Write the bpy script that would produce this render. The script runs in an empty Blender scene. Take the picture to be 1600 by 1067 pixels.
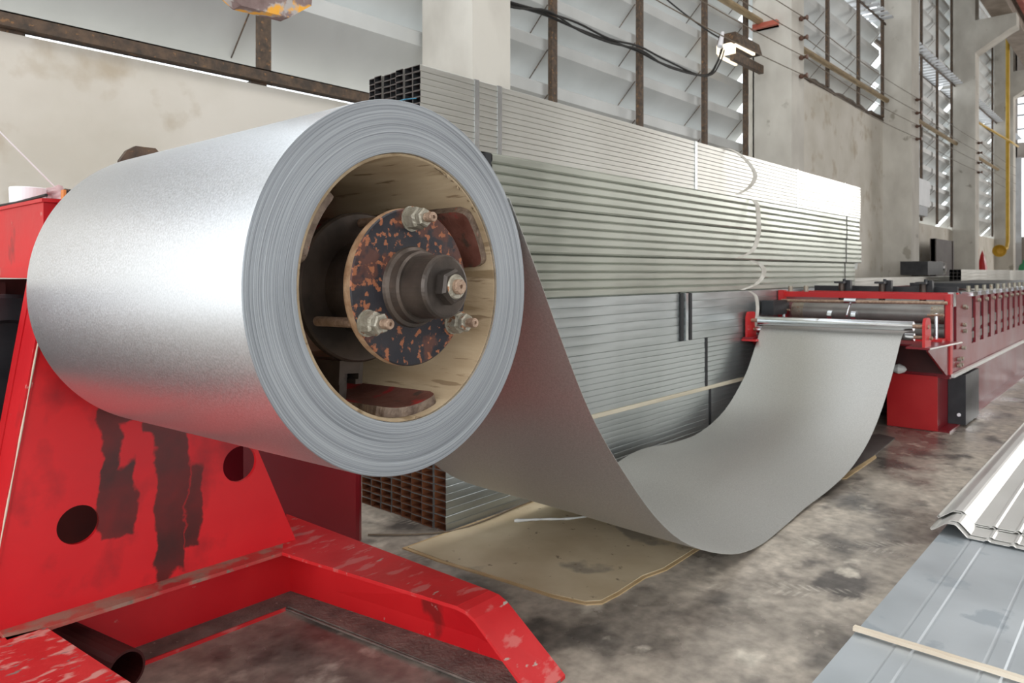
import bpy, bmesh, math, random
from mathutils import Vector, Matrix
random.seed(7)
C = bpy.context.scene.collection
S = bpy.context.scene
PI = math.pi

# ------------------------------------------------------------------ camera
TH = math.radians(41.658); HC = 1.07
cam = bpy.data.cameras.new('camera'); camo = bpy.data.objects.new('camera', cam); C.objects.link(camo)
camo.location = (0, 0, HC); camo.rotation_euler = (PI/2, 0, TH - PI/2)
cam.sensor_width = 36; cam.lens = 1143.6/1600*36; cam.shift_y = -108/1600
cam.clip_start = .05; cam.clip_end = 300
cam.dof.use_dof = True; cam.dof.focus_distance = 1.55; cam.dof.aperture_fstop = 9
S.camera = camo
# ------------------------------------------------------------------ world, light, exposure
w = bpy.data.worlds.new('World'); S.world = w; w.use_nodes = True
wn = w.node_tree; bg = wn.nodes['Background']
tc = wn.nodes.new('ShaderNodeTexCoord'); sp = wn.nodes.new('ShaderNodeSeparateXYZ'); rp = wn.nodes.new('ShaderNodeValToRGB')
wn.links.new(tc.outputs['Generated'], sp.inputs[0]); wn.links.new(sp.outputs['Z'], rp.inputs[0]); wn.links.new(rp.outputs[0], bg.inputs[0])
rp.color_ramp.elements[0].position = 0; rp.color_ramp.elements[0].color = (.80, .84, .86, 1)
rp.color_ramp.elements[1].position = .7; rp.color_ramp.elements[1].color = (.86, .93, 1.0, 1)
bg.inputs[1].default_value = 2.6
def area(name, loc, rot, sx, sy, power, col):
    l = bpy.data.lights.new(name, 'AREA'); l.shape = 'RECTANGLE'; l.size = sx; l.size_y = sy; l.energy = power; l.color = col
    o = bpy.data.objects.new(name, l); C.objects.link(o); o.location = loc; o.rotation_euler = rot; return o
area('side_door_fill', (1.0, -8.8, 2.9), (-PI/2, 0, 0), 13, 5, 1000, (1, .98, .95))     # lamp added in an unseen doorway of the right wall
area('rear_door_fill', (-7.8, -2.0, 2.9), (0, PI/2, PI), 5, 9, 420, (.95, .98, 1))      # added fill at the unseen opening behind the camera
area('daylight_far_window', (31.6, -6.2, 5.4), (0, PI/2, 0), 5.4, 5.3, 950, (1, .98, .95))   # tall window in the far wall
area('roof_fill', (3.5, -1.5, 8.9), (0, 0, 0), 12, 4, 420, (1, .99, .97))          # added fill lamp hung below the closed roof
S.view_settings.view_transform = 'Standard'; S.view_settings.look = 'None'
S.view_settings.gamma = 1; S.view_settings.use_curve_mapping = False; S.view_settings.exposure = 0.0

# ------------------------------------------------------------------ materials
def mat(name, c1, c2=None, scale=6, rough=.5, rough2=None, metal=0, bump=0, bscale=60, stretch=(1, 1, 1), ramp=(.35, .65), soft=.05,
        wear=None, wear_t=.66, wear_s=14, wear2=None, wear2_t=.7, wear2_s=4, detail=6, wstretch=(1, 1, 1)):
    m = bpy.data.materials.new(name); m.use_nodes = True; t = m.node_tree; n = t.nodes; L = t.links
    b = n['Principled BSDF']; b.inputs['Metallic'].default_value = metal; b.inputs['Roughness'].default_value = rough
    co = n.new('ShaderNodeTexCoord'); mp = n.new('ShaderNodeMapping'); mp.inputs['Scale'].default_value = stretch
    L.new(co.outputs['Object'], mp.inputs[0])
    def noise(s, d=detail, st=None):
        q = n.new('ShaderNodeTexNoise'); q.inputs['Scale'].default_value = s; q.inputs['Detail'].default_value = d
        if st:
            m2 = n.new('ShaderNodeMapping'); m2.inputs['Scale'].default_value = st; L.new(co.outputs['Object'], m2.inputs[0]); L.new(m2.outputs[0], q.inputs[0])
        else: L.new(mp.outputs[0], q.inputs[0])
        return q
    def ramp_(src, a, b_):
        r = n.new('ShaderNodeMapRange'); r.inputs[1].default_value = a; r.inputs[2].default_value = b_; L.new(src, r.inputs[0]); return r.outputs[0]
    def mix(f, a, c):
        x = n.new('ShaderNodeMix'); x.data_type = 'RGBA'; L.new(f, x.inputs[0])
        for s_, v in ((6, a), (7, c)):
            if isinstance(v, tuple): x.inputs[s_].default_value = (*v, 1)
            else: L.new(v, x.inputs[s_])
        return x.outputs[2]
    col = c1
    if c2 is not None:
        q = noise(scale); f = ramp_(q.outputs[0], *ramp); col = mix(f, c1, c2)
        if rough2 is not None:
            r = n.new('ShaderNodeMapRange'); r.inputs[3].default_value = rough; r.inputs[4].default_value = rough2
            L.new(f, r.inputs[0]); L.new(r.outputs[0], b.inputs['Roughness'])
    for (wc, wt, ws) in ((wear2, wear2_t, wear2_s), (wear, wear_t, wear_s)):
        if wc is not None:
            q = noise(ws, 8, wstretch); f = ramp_(q.outputs[0], wt, wt + soft); col = mix(f, col, wc)
    if isinstance(col, tuple): b.inputs['Base Color'].default_value = (*col, 1)
    else: L.new(col, b.inputs['Base Color'])
    if bump:
        q = noise(bscale, 4); bp = n.new('ShaderNodeBump'); bp.inputs['Strength'].default_value = bump; bp.inputs['Distance'].default_value = .01
        L.new(q.outputs[0], bp.inputs['Height']); L.new(bp.outputs[0], b.inputs['Normal'])
    m['col'] = 0
    return m
def math_(t, op, a, b=None, c=None):
    x = t.nodes.new('ShaderNodeMath'); x.operation = op
    for i, v in enumerate((a, b, c)):
        if v is None: continue
        if isinstance(v, (int, float)): x.inputs[i].default_value = v
        else: t.links.new(v, x.inputs[i])
    return x.outputs[0]

M = {}
M['plaster'] = mat('plaster', (.62, .58, .50), (.74, .70, .63), 1.6, .85, bump=.25, bscale=7, wear2=(.52, .45, .35), wear2_t=.58, wear2_s=3.4, soft=.14)
M['concrete'] = mat('pillar_concrete', (.50, .47, .42), (.66, .63, .57), 2.2, .85, bump=.35, bscale=9, wear2=(.36, .33, .28), wear2_t=.66, wear2_s=3, stretch=(1, 1, .6))
M['blade'] = mat('louvre_sheet', (.54, .55, .54), (.64, .65, .64), 1.5, .55, metal=.15, bump=.05, bscale=3)
M['rust'] = mat('rusty_steel', (.06, .045, .035), (.13, .085, .055), 25, .75, bump=.3, bscale=60, wear=(.24, .13, .06), wear_t=.62, wear_s=30)
M['timber_old'] = mat('old_pole', (.26, .19, .11), (.40, .30, .17), 6, .8, stretch=(1, 8, 8))
M['galv'] = mat('galvanised_tube', (.50, .49, .45), (.62, .615, .575), 3, .34, .44, metal=.85, stretch=(.5, 6, 6), bump=.02, bscale=40)
M['cut_edge'] = mat('cut_steel_edge', (.10, .09, .085), (.17, .15, .14), 30, .6, metal=.4)
M['galv_dark'] = mat('galvanised_channel', (.40, .44, .44), (.58, .62, .62), 3, .32, .44, metal=.88, stretch=(.6, 5, 5), bump=.02)
M['galv_round'] = mat('galvanised_purlin', (.39, .41, .36), (.51, .53, .47), 4, .32, .44, metal=.84, stretch=(.5, 3, 3), bump=.02)
M['tube_in'] = mat('tube_inside', (.03, .03, .03), (.06, .06, .065), 12, .6, metal=.3)
M['tube_rust'] = mat('tube_inside_rust', (.10, .035, .015), (.30, .10, .035), 9, .8, ramp=(.35, .6))
M['sheet'] = mat('zinc_sheet', (.68, .69, .70), (.80, .81, .825), 260, .32, .40, metal=.95, bump=.02, bscale=400, detail=2)
M['strip'] = mat('strip_sheet', (.50, .49, .465), (.60, .59, .565), 200, .44, .50, metal=.85, bump=.01, bscale=400, detail=2)
M['flat'] = mat('flat_zinc', (.50, .54, .57), (.62, .66, .69), 2.2, .40, .50, metal=.7, bump=.02, bscale=5, wear2=(.46, .51, .55), wear2_t=.60, wear2_s=6)
M['roof'] = mat('roofing_sheet', (.64, .63, .60), (.70, .69, .66), 3, .40, .45, metal=.6)
M['red'] = mat('red_paint', (.58, .006, .012), (.70, .012, .016), 3, .38, .50, bump=.06, bscale=30, wear=(.60, .35, .30), wear_t=.69, wear_s=22, wear2=(.30, .012, .012), wear2_t=.64, wear2_s=3, wstretch=(.6, 1.6, 1))
M['red_worn'] = mat('red_paint_worn', (.56, .010, .014), (.68, .022, .024), 5, .42, .6, bump=.10, bscale=30, wear=(.42, .36, .31), wear_t=.655, wear_s=30, wear2=(.62, .12, .11), wear2_t=.585, wear2_s=16, wstretch=(.5, 1.4, 1))
M['red_chipped'] = mat('red_paint_chipped', (.56, .010, .014), (.68, .03, .03), 5, .42, .6, bump=.15, bscale=40, wear=(.26, .20, .18), wear_t=.62, wear_s=42, wear2=(.72, .30, .26), wear2_t=.55, wear2_s=24, soft=.07, wstretch=(.6, 1.2, 1))
M['red_dusty'] = mat('red_paint_dusty', (.50, .03, .03), (.44, .14, .10), 7, .7, bump=.15, bscale=60, wear=(.22, .17, .13), wear_t=.60, wear_s=40, wear2=(.36, .20, .15), wear2_t=.5, wear2_s=12, soft=.1)
M['red_machine'] = mat('machine_red', (.16, .004, .010), (.21, .007, .014), 2, .30, .40, bump=.02)
M['red_bright'] = mat('machine_red_front', (.45, .010, .014), (.55, .02, .02), 3, .35, .45, wear=(.7, .45, .4), wear_t=.74, wear_s=18)
M['dirt'] = mat('greasy_dirt', (.14, .11, .095), (.25, .20, .17), 14, .9, bump=.5, bscale=80, wear=(.45, .41, .33), wear_t=.68, wear_s=60)
M['maroon_dark'] = mat('shaded_dark_red', (.035, .004, .004), (.07, .008, .006), 4, .6)  # interior shade of the stand put into a dark red colour
M['black'] = mat('black_paint', (.012, .013, .016), (.03, .03, .034), 8, .38)
M['hub'] = mat('scratched_black_disc', (.012, .014, .022), (.035, .03, .034), 8, .38, .5, metal=.3, bump=.15, bscale=40, wear=(.34, .12, .055), wear_t=.565, wear_s=75, wear2=(.10, .04, .03), wear2_t=.50, wear2_s=13)
M['hub_plain'] = mat('oily_steel', (.05, .040, .034), (.12, .092, .075), 12, .42, metal=.55, bump=.1, bscale=60)
M['rust_edge'] = mat('rusty_disc_edge', (.26, .14, .07), (.42, .27, .16), 40, .8, bump=.3, bscale=120)
M['nut'] = mat('dirty_nut', (.30, .27, .21), (.45, .42, .35), 60, .5, metal=.6, bump=.3, bscale=150, wear=(.30, .15, .08), wear_t=.6, wear_s=60)
M['stud'] = mat('rusty_stud', (.30, .20, .14), (.48, .34, .25), 80, .5, metal=.6, bump=.4, bscale=250)
M['pad'] = mat('rusty_red_pad', (.15, .05, .035), (.25, .10, .075), 14, .6, bump=.25, bscale=50, wear=(.42, .03, .03), wear_t=.56, wear_s=11, wear2=(.10, .06, .045), wear2_t=.58, wear2_s=22)
M['pad_edge'] = mat('flame_cut_edge', (.12, .08, .06), (.26, .19, .14), 40, .6, metal=.3, bump=.6, bscale=90, stretch=(1, 1, 1), wear=(.35, .06, .04), wear_t=.66, wear_s=30)
M['core'] = mat('paper_core', (.30, .21, .12), (.50, .385, .25), 4, .8, bump=.25, bscale=20, stretch=(3, .7, 3), ramp=(.3, .7), wear2=(.25, .17, .09), wear2_t=.57, wear2_s=6, wear=(.22, .145, .08), wear_t=.62, wear_s=16, wstretch=(2.2, .4, 3.8))
M['chrome'] = mat('steel_roll', (.72, .74, .77), (.80, .82, .84), 5, .16, .24, metal=1, wear2=(.30, .27, .25), wear2_t=.70, wear2_s=5)
M['dark_roll'] = mat('rubbed_roll', (.22, .22, .21), (.34, .33, .31), 5, .45, metal=.5)
M['white'] = mat('white_plastic', (.86, .84, .88), (.92, .91, .94), 3, .35)
M['rag'] = mat('pink_rag', (.50, .33, .32), (.72, .50, .52), 9, .95, bump=.6, bscale=30)
M['orange'] = mat('orange_plastic', (.75, .30, .08), None, rough=.5)
M['card'] = mat('cardboard_mat', (.50, .40, .26), (.62, .52, .36), 4, .85, bump=.15, bscale=14, wear=(.27, .21, .14), wear_t=.66, wear_s=26, wear2=(.34, .29, .22), wear2_t=.6, wear2_s=3)
M['card_edge'] = mat('mat_hem', (.48, .33, .16), (.58, .42, .24), 9, .85)
M['pinewood'] = mat('pine_batten', (.62, .52, .40), (.76, .67, .54), 10, .7, stretch=(1, .3, 1), bump=.1)
M['board'] = mat('pale_board', (.50, .44, .33), (.62, .56, .44), 5, .8, stretch=(.3, 4, 4))
M['webbing'] = mat('dirty_webbing', (.45, .42, .37), (.62, .60, .55), 14, .9)
M['rubber'] = mat('black_rubber', (.02, .02, .022), None, rough=.7)
M['strap'] = mat('steel_strap', (.60, .63, .64), (.74, .77, .78), 6, .25, metal=.9)
M['cable'] = mat('black_cable', (.015, .014, .013), None, rough=.6)
M['insul'] = mat('brown_insulator', (.10, .045, .03), (.16, .08, .05), 30, .4)
M['wire'] = mat('bare_wire', (.16, .12, .08), None, rough=.6)
M['yellow'] = mat('yellow_paint', (.60, .36, .03), (.70, .46, .07), 4, .5)
M['grey_box'] = mat('grey_enamel', (.55, .56, .58), (.62, .63, .65), 4, .5)
M['brown_board'] = mat('brown_panel', (.09, .07, .065), (.12, .10, .09), 4, .7)
M['green'] = mat('green_cylinder', (.03, .28, .12), None, rough=.4)
M['blue'] = mat('blue_tarp', (.03, .24, .40), (.08, .38, .55), 8, .6)
M['yellow_rust'] = mat('yellow_rusted_plate', (.17, .11, .10), (.28, .20, .19), 20, .7, bump=.3, bscale=50, wear=(.80, .38, .04), wear_t=.56, wear_s=17, wear2=(.42, .38, .36), wear2_t=.52, wear2_s=22)
M['lamp_tube'] = mat('fluorescent_tube', (.8, .75, .65), None, rough=.4)
bb = M['lamp_tube'].node_tree.nodes['Principled BSDF']; bb.inputs['Emission Color'].default_value = (1, .84, .62, 1); bb.inputs['Emission Strength'].default_value = 1.6
M['beam_red'] = mat('crane_rail_red', (.42, .08, .05), (.50, .14, .09), 4, .6)
M['girder'] = mat('crane_girder', (.20, .155, .12), (.30, .24, .19), 3, .7)
M['wall_far'] = mat('far_wall', (.36, .31, .28), (.42, .37, .33), 1, .8)
M['ceiling'] = mat('roof_sheeting', (.30, .28, .26), (.36, .34, .32), 1, .8)
M['tarp_clear'] = mat('clear_wrap', (.72, .74, .70), (.85, .86, .84), 4, .25)

# concrete floor with blotches, worn polish and tyre prints
def floor_mat():
    m = mat('stained_concrete', (.22, .192, .165), (.46, .405, .34), 2.1, .20, .5, bump=.10, bscale=18, ramp=(.38, .62), soft=.12,
            wear=(.56, .51, .43), wear_t=.60, wear_s=6, wear2=(.11, .098, .088), wear2_t=.53, wear2_s=3.2, detail=10, wstretch=(1, 1.25, 1))
    t = m.node_tree; n = t.nodes; L = t.links; b = n['Principled BSDF']
    src = b.inputs['Base Color'].links[0].from_socket
    co = n.new('ShaderNodeTexCoord'); s3 = n.new('ShaderNodeSeparateXYZ'); L.new(co.outputs['Object'], s3.inputs[0])
    X, Y = s3.outputs[0], s3.outputs[1]
    fac = None
    # two bands of chevron tread marks crossing the aisle: (angle, offset, width, start, end)
    for ang, off, wd, a0, a1 in ((math.radians(-62), 2.62, .05, -.9, -.15), (math.radians(-58), 3.05, .06, -1.15, -.2)):
        u = math_(t, 'ADD', math_(t, 'MULTIPLY', X, math.cos(ang)), math_(t, 'MULTIPLY', Y, math.sin(ang)))
        v = math_(t, 'SUBTRACT', math_(t, 'ADD', math_(t, 'MULTIPLY', X, -math.sin(ang)), math_(t, 'MULTIPLY', Y, math.cos(ang))), off)
        av = math_(t, 'ABSOLUTE', v)
        st = math_(t, 'SINE', math_(t, 'MULTIPLY', math_(t, 'ADD', u, math_(t, 'MULTIPLY', av, .7)), 210))
        f = math_(t, 'MULTIPLY', math_(t, 'GREATER_THAN', st, .35), math_(t, 'LESS_THAN', av, wd))
        f = math_(t, 'MULTIPLY', f, math_(t, 'GREATER_THAN', av, .008))
        fac = f if fac is None else math_(t, 'MAXIMUM', fac, f)
    q = n.new('ShaderNodeTexNoise'); q.inputs['Scale'].default_value = 7; q.inputs['Detail'].default_value = 6; L.new(co.outputs['Object'], q.inputs[0])
    r = n.new('ShaderNodeMapRange'); r.inputs[1].default_value = .45; r.inputs[2].default_value = .62; r.inputs[4].default_value = .6; L.new(q.outputs[0], r.inputs[0])
    f = math_(t, 'MULTIPLY', fac, r.outputs[0])
    x = n.new('ShaderNodeMix'); x.data_type = 'RGBA'; L.new(f, x.inputs[0]); L.new(src, x.inputs[6]); x.inputs[7].default_value = (.50, .46, .39, 1)
    # fine mottling
    q2 = n.new('ShaderNodeTexNoise'); q2.inputs['Scale'].default_value = 22; q2.inputs['Detail'].default_value = 8; L.new(co.outputs['Object'], q2.inputs[0])
    r2 = n.new('ShaderNodeMapRange'); r2.inputs[1].default_value = .3; r2.inputs[2].default_value = .7; r2.inputs[3].default_value = .72; r2.inputs[4].default_value = 1.28; L.new(q2.outputs[0], r2.inputs[0])
    vm = n.new('ShaderNodeVectorMath'); vm.operation = 'SCALE'; L.new(x.outputs[2], vm.inputs[0]); L.new(r2.outputs[0], vm.inputs['Scale'])
    L.new(vm.outputs[0], b.inputs['Base Color'])
    return m
M['floor'] = floor_mat()

# coil end face: the wound edges as fine rings around the local Y axis
def ring_mat():
    m = bpy.data.materials.new('wound_strip_edges'); m.use_nodes = True; t = m.node_tree; n = t.nodes; L = t.links; b = n['Principled BSDF']
    co = n.new('ShaderNodeTexCoord'); s3 = n.new('ShaderNodeSeparateXYZ'); L.new(co.outputs['Object'], s3.inputs[0])
    X, Z = s3.outputs[0], s3.outputs[2]
    r = math_(t, 'SQRT', math_(t, 'ADD', math_(t, 'MULTIPLY', X, X), math_(t, 'MULTIPLY', Z, Z)))
    wob = n.new('ShaderNodeTexNoise'); wob.inputs['Scale'].default_value = 5; L.new(co.outputs['Object'], wob.inputs[0])
    r = math_(t, 'ADD', r, math_(t, 'MULTIPLY', wob.outputs[0], .006))
    def ring(sc, d):
        cb = n.new('ShaderNodeCombineXYZ'); L.new(math_(t, 'MULTIPLY', r, sc), cb.inputs[0]); L.new(math_(t, 'MULTIPLY', X, 2.2), cb.inputs[1]); L.new(math_(t, 'MULTIPLY', Z, 2.2), cb.inputs[2])
        q = n.new('ShaderNodeTexNoise'); q.inputs['Scale'].default_value = 1; q.inputs['Detail'].default_value = d; L.new(cb.outputs[0], q.inputs[0]); return q.outputs[0]
    a = ring(620, 3); c = ring(130, 2)
    v = math_(t, 'ADD', math_(t, 'MULTIPLY', a, .75), math_(t, 'MULTIPLY', c, .35))
    rp = n.new('ShaderNodeValToRGB'); L.new(v, rp.inputs[0])
    rp.color_ramp.elements[0].position = .36; rp.color_ramp.elements[0].color = (.20, .215, .235, 1)
    rp.color_ramp.elements[1].position = .74; rp.color_ramp.elements[1].color = (.47, .495, .52, 1)
    L.new(rp.outputs[0], b.inputs['Base Color']); b.inputs['Metallic'].default_value = .6; b.inputs['Roughness'].default_value = .5
    bp = n.new('ShaderNodeBump'); bp.inputs['Strength'].default_value = .25; bp.inputs['Distance'].default_value = .004; L.new(v, bp.inputs['Height']); L.new(bp.outputs[0], b.inputs['Normal'])
    return m
M['rings'] = ring_mat()

# red stand plate: grease stains with a shape of their own (object coords: x along the plate, z up; origin at x=.9,z=0)
def stained_red():
    m = mat('stained_red_plate', (.60, .006, .013), (.72, .014, .018), 2.5, .36, .48, bump=.05, bscale=25, wear=(.68, .30, .26), wear_t=.72, wear_s=20,
            wear2=(.34, .008, .012), wear2_t=.52, wear2_s=6, soft=.16, wstretch=(1, 1, .8))
    t = m.node_tree; n = t.nodes; L = t.links; b = n['Principled BSDF']; src = b.inputs['Base Color'].links[0].from_socket
    co = n.new('ShaderNodeTexCoord'); q = n.new('ShaderNodeTexNoise'); q.inputs['Scale'].default_value = 9; q.inputs['Detail'].default_value = 7
    L.new(co.outputs['Object'], q.inputs[0]); va = n.new('ShaderNodeVectorMath'); va.operation = 'MULTIPLY_ADD'
    va.inputs[1].default_value = (.10, .10, .16); L.new(q.outputs['Color'], va.inputs[0]); L.new(co.outputs['Object'], va.inputs[2])
    s3 = n.new('ShaderNodeSeparateXYZ'); L.new(va.outputs[0], s3.inputs[0])
    fac = None
    for x0, x1, z0, z1 in ((-.175, -.125, .36, .95), (-.14, -.085, .36, .57), (-.145, -.07, .66, .95), (-.03, .055, .215, .95), (.055, .10, .27, .50), (-.06, .12, .60, .95)):
        # box mask shifted by the mean of the noise offset (+.05,+.08)
        def stp(sock, lo, hi):
            r = n.new('ShaderNodeMapRange'); r.interpolation_type = 'SMOOTHSTEP'; r.inputs[1].default_value = lo; r.inputs[2].default_value = hi; L.new(sock, r.inputs[0]); return r.outputs[0]
        f = math_(t, 'MULTIPLY', stp(s3.outputs[0], x0+.05-.004, x0+.05+.004), stp(s3.outputs[0], x1+.05+.004, x1+.05-.004))
        f = math_(t, 'MULTIPLY', f, math_(t, 'MULTIPLY', stp(s3.outputs[2], z0+.08-.006, z0+.08+.006), stp(s3.outputs[2], z1+.08+.01, z1+.08-.01)))
        fac = f if fac is None else math_(t, 'MAXIMUM', fac, f)
    q3 = n.new('ShaderNodeTexNoise'); q3.inputs['Scale'].default_value = 5; q3.inputs['Detail'].default_value = 8; L.new(co.outputs['Object'], q3.inputs[0])
    r = n.new('ShaderNodeMapRange'); r.inputs[1].default_value = .3; r.inputs[2].default_value = .7; r.inputs[3].default_value = 1.0; r.inputs[4].default_value = .72; L.new(q3.outputs[0], r.inputs[0])
    fac = math_(t, 'MULTIPLY', fac, r.outputs[0])
    x = n.new('ShaderNodeMix'); x.data_type = 'RGBA'; L.new(fac, x.inputs[0]); L.new(src, x.inputs[6]); x.inputs[7].default_value = (.030, .008, .006, 1)
    L.new(x.outputs[2], b.inputs['Base Color'])
    return m
M['red_stained'] = stained_red()

# ------------------------------------------------------------------ helpers
class MB:
    """collects geometry in world coordinates (or in a frame F) for ONE mesh object"""
    def __init__(s, F=None): s.v = []; s.f = []; s.mi = []; s.sm = []; s.F = F or Matrix()
    def add(s, vs, fs, mi=0, smooth=False):
        o = len(s.v); s.v += [s.F @ Vector(p) for p in vs]; s.f += [[i+o for i in f] for f in fs]; s.mi += [mi]*len(fs); s.sm += [smooth]*len(fs); return s
    def box(s, x0, x1, y0, y1, z0, z1, mi=0, bev=0):
        if bev:
            b = bev
            prof = [(y0+b, z0), (y1-b, z0), (y1, z0+b), (y1, z1-b), (y1-b, z1), (y0+b, z1), (y0, z1-b), (y0, z0+b)]
            return s.prism([(p[0], p[1]) for p in prof], 'x', x0, x1, mi)
        vs = [(x, y, z) for z in (z0, z1) for y in (y0, y1) for x in (x0, x1)]
        return s.add(vs, [(0, 2, 3, 1), (4, 5, 7, 6), (0, 1, 5, 4), (2, 6, 7, 3), (0, 4, 6, 2), (1, 3, 7, 5)], mi)
    def prism(s, prof, axis, a0, a1, mi=0, smooth=False):
        n = len(prof)
        def P(p, a): return {'x': (a, p[0], p[1]), 'y': (p[0], a, p[1]), 'z': (p[0], p[1], a)}[axis]
        vs = [P(p, a0) for p in prof] + [P(p, a1) for p in prof]
        s.add(vs, [(i, (i+1) % n, n+(i+1) % n, n+i) for i in range(n)], mi, smooth)
        s.add(vs, [tuple(range(n))[::-1], tuple(range(n, 2*n))], mi); return s
    def loft(s, prof0, prof1, mi=0):
        n = len(prof0)
        return s.add(list(prof0)+list(prof1), [(i, (i+1) % n, n+(i+1) % n, n+i) for i in range(n)] + [tuple(range(n))[::-1], tuple(range(n, 2*n))], mi)
    def tube(s, pts, r, n=8, mi=0, cap=True, flat=None):
        pts = [Vector(p) for p in pts]; rings = []; up = Vector((0, 0, 1))
        for i, p in enumerate(pts):
            d = (pts[min(i+1, len(pts)-1)] - pts[max(i-1, 0)]).normalized()
            if abs(d.dot(up)) > .98: up = Vector((0, 1, 0)) if abs(d.y) < .9 else Vector((1, 0, 0))
            a = d.cross(up).normalized(); b = a.cross(d); up = b
            rr = r[i] if isinstance(r, (list, tuple)) else r
            rings.append([p + a*math.cos(2*PI*k/n)*rr + b*math.sin(2*PI*k/n)*rr for k in range(n)])
        vs = [v for g in rings for v in g]
        fs = [(i*n+k, i*n+(k+1) % n, (i+1)*n+(k+1) % n, (i+1)*n+k) for i in range(len(pts)-1) for k in range(n)]
        s.add(vs, fs, mi, True)
        if cap: s.add(rings[0]+rings[-1], [tuple(range(n))[::-1], tuple(range(n, 2*n))], mi)
        return s
    def lathe(s, prof, axis='y', c=(0, 0, 0), n=48, mi=0, smooth=False, a0=0, a1=2*PI, close=False):
        """prof: list of (r, along)"""
        full = abs(a1-a0-2*PI) < 1e-6; m = n if full else n+1; vs = []
        for (r, h) in prof:
            for k in range(m):
                a = a0+(a1-a0)*k/n; x, z = r*math.cos(a), r*math.sin(a)
                vs.append({'y': (c[0]+x, c[1]+h, c[2]+z), 'x': (c[0]+h, c[1]+x, c[2]+z), 'z': (c[0]+x, c[1]+z, c[2]+h)}[axis])
        L_ = len(prof); R_ = range(L_ if close else L_-1)
        fs = [(i*m+k, i*m+(k+1) % m, ((i+1) % L_)*m+(k+1) % m, ((i+1) % L_)*m+k) for i in R_ for k in range(n)]
        s.add(vs, fs, mi, smooth)
        if close and not full: s.add(vs, [tuple(i*m for i in range(L_)), tuple(i*m+n for i in range(L_))][:2], mi)
        return s
    def hexnut(s, c, r, y0, y1, n=6, ph=0, mi=0):
        prof = [(c[0]+r*math.cos(ph+2*PI*k/n), c[1]+r*math.sin(ph+2*PI*k/n)) for k in range(n)]
        inn = [(c[0]+r*.86*math.cos(ph+2*PI*k/n), c[1]+r*.86*math.sin(ph+2*PI*k/n)) for k in range(n)]
        e = min(.006, abs(y1-y0)*.25)*(1 if y1 > y0 else -1)
        vs = [(p[0], y1, p[1]) for p in prof]+[(p[0], y0+e, p[1]) for p in prof]+[(p[0], y0, p[1]) for p in inn]
        fs = [(i, (i+1) % n, n+(i+1) % n, n+i) for i in range(n)]+[(n+i, n+(i+1) % n, 2*n+(i+1) % n, 2*n+i) for i in range(n)]+[tuple(range(2*n, 3*n)), tuple(range(n))]
        return s.add(vs, fs, mi)
    def mesh(s, name, mats, inv=None):
        me = bpy.data.meshes.new(name); inv = inv or Matrix()
        me.from_pydata([inv @ v for v in s.v], [], s.f)
        for m_ in mats: me.materials.append(m_)
        me.polygons.foreach_set('material_index', s.mi); me.polygons.foreach_set('use_smooth', s.sm)
        bm = bmesh.new(); bm.from_mesh(me); bmesh.ops.recalc_face_normals(bm, faces=bm.faces); bm.to_mesh(me); bm.free()
        me.update(); return me
def ms(m): return [M[m]] if isinstance(m, str) else [M[x] for x in m]
def tag(o, label=None, cat=None, group=None, kind=None):
    if label: o['label'] = label
    if cat: o['category'] = cat
    if group: o['group'] = group
    if kind: o['kind'] = kind
    return o
def thing(name, label, cat, loc=(0, 0, 0), group=None, mtx=None):
    o = bpy.data.objects.new(name, None); C.objects.link(o); o.empty_display_size = .1
    o.matrix_world = mtx if mtx else Matrix.Translation(loc)
    o['_m'] = [x for row in o.matrix_world for x in row]
    return tag(o, label, cat, group)
def rootm(o):
    while o.parent: o = o.parent
    a = list(o['_m']); return Matrix([a[i*4:i*4+4] for i in range(4)])
def part(name, mb, m, parent, label=None):
    me = mb.mesh(name, ms(m), rootm(parent).inverted()); o = bpy.data.objects.new(name, me); C.objects.link(o); o.parent = parent
    if label: o['label'] = label
    return o
def solo(name, mb, m, label, cat, loc, group=None):
    loc = Vector(loc); me = mb.mesh(name, ms(m), Matrix.Translation(-loc)); o = bpy.data.objects.new(name, me); C.objects.link(o); o.location = loc
    return tag(o, label, cat, group)
def struct(name, mb, m, loc=(0, 0, 0)):
    me = mb.mesh(name, ms(m), Matrix.Translation(-Vector(loc))); o = bpy.data.objects.new(name, me); C.objects.link(o); o.location = loc; o['kind'] = 'structure'
    return o
def inst(name, me, parent, loc, rot=None):
    """one more piece sharing mesh data; loc in the parent's frame"""
    o = bpy.data.objects.new(name, me); C.objects.link(o); o.parent = parent; o.location = loc
    if rot: o.rotation_euler = rot
    return o
def plate_mesh(outline, holes, th, mapf):
    """flat plate with round holes, built as a filled 2D curve; mapf maps (u,v,w) to world"""
    cu = bpy.data.curves.new('tmp', 'CURVE'); cu.dimensions = '2D'; cu.fill_mode = 'BOTH'; cu.extrude = th/2
    def spl(ps):
        s_ = cu.splines.new('POLY'); s_.points.add(len(ps)-1); s_.use_cyclic_u = True
        for i, p in enumerate(ps): s_.points[i].co = (p[0], p[1], 0, 1)
    spl(outline)
    for (x, y, r) in holes: spl([(x+r*math.cos(2*PI*k/32), y+r*math.sin(2*PI*k/32)) for k in range(32)][::-1])
    o = bpy.data.objects.new('tmp', cu); C.objects.link(o)
    me = bpy.data.meshes.new_from_object(o.evaluated_get(bpy.context.evaluated_depsgraph_get()))
    mb = MB(); mb.add([mapf(*v.co) for v in me.vertices], [tuple(p.vertices) for p in me.polygons])
    bpy.data.objects.remove(o); bpy.data.curves.remove(cu); bpy.data.meshes.remove(me); return mb
def arc(c, r, a0, a1, n, plane='xz', o=0):
    return [(c[0]+r*math.cos(a0+(a1-a0)*i/n), c[1]+r*math.sin(a0+(a1-a0)*i/n)) for i in range(n+1)]
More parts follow.
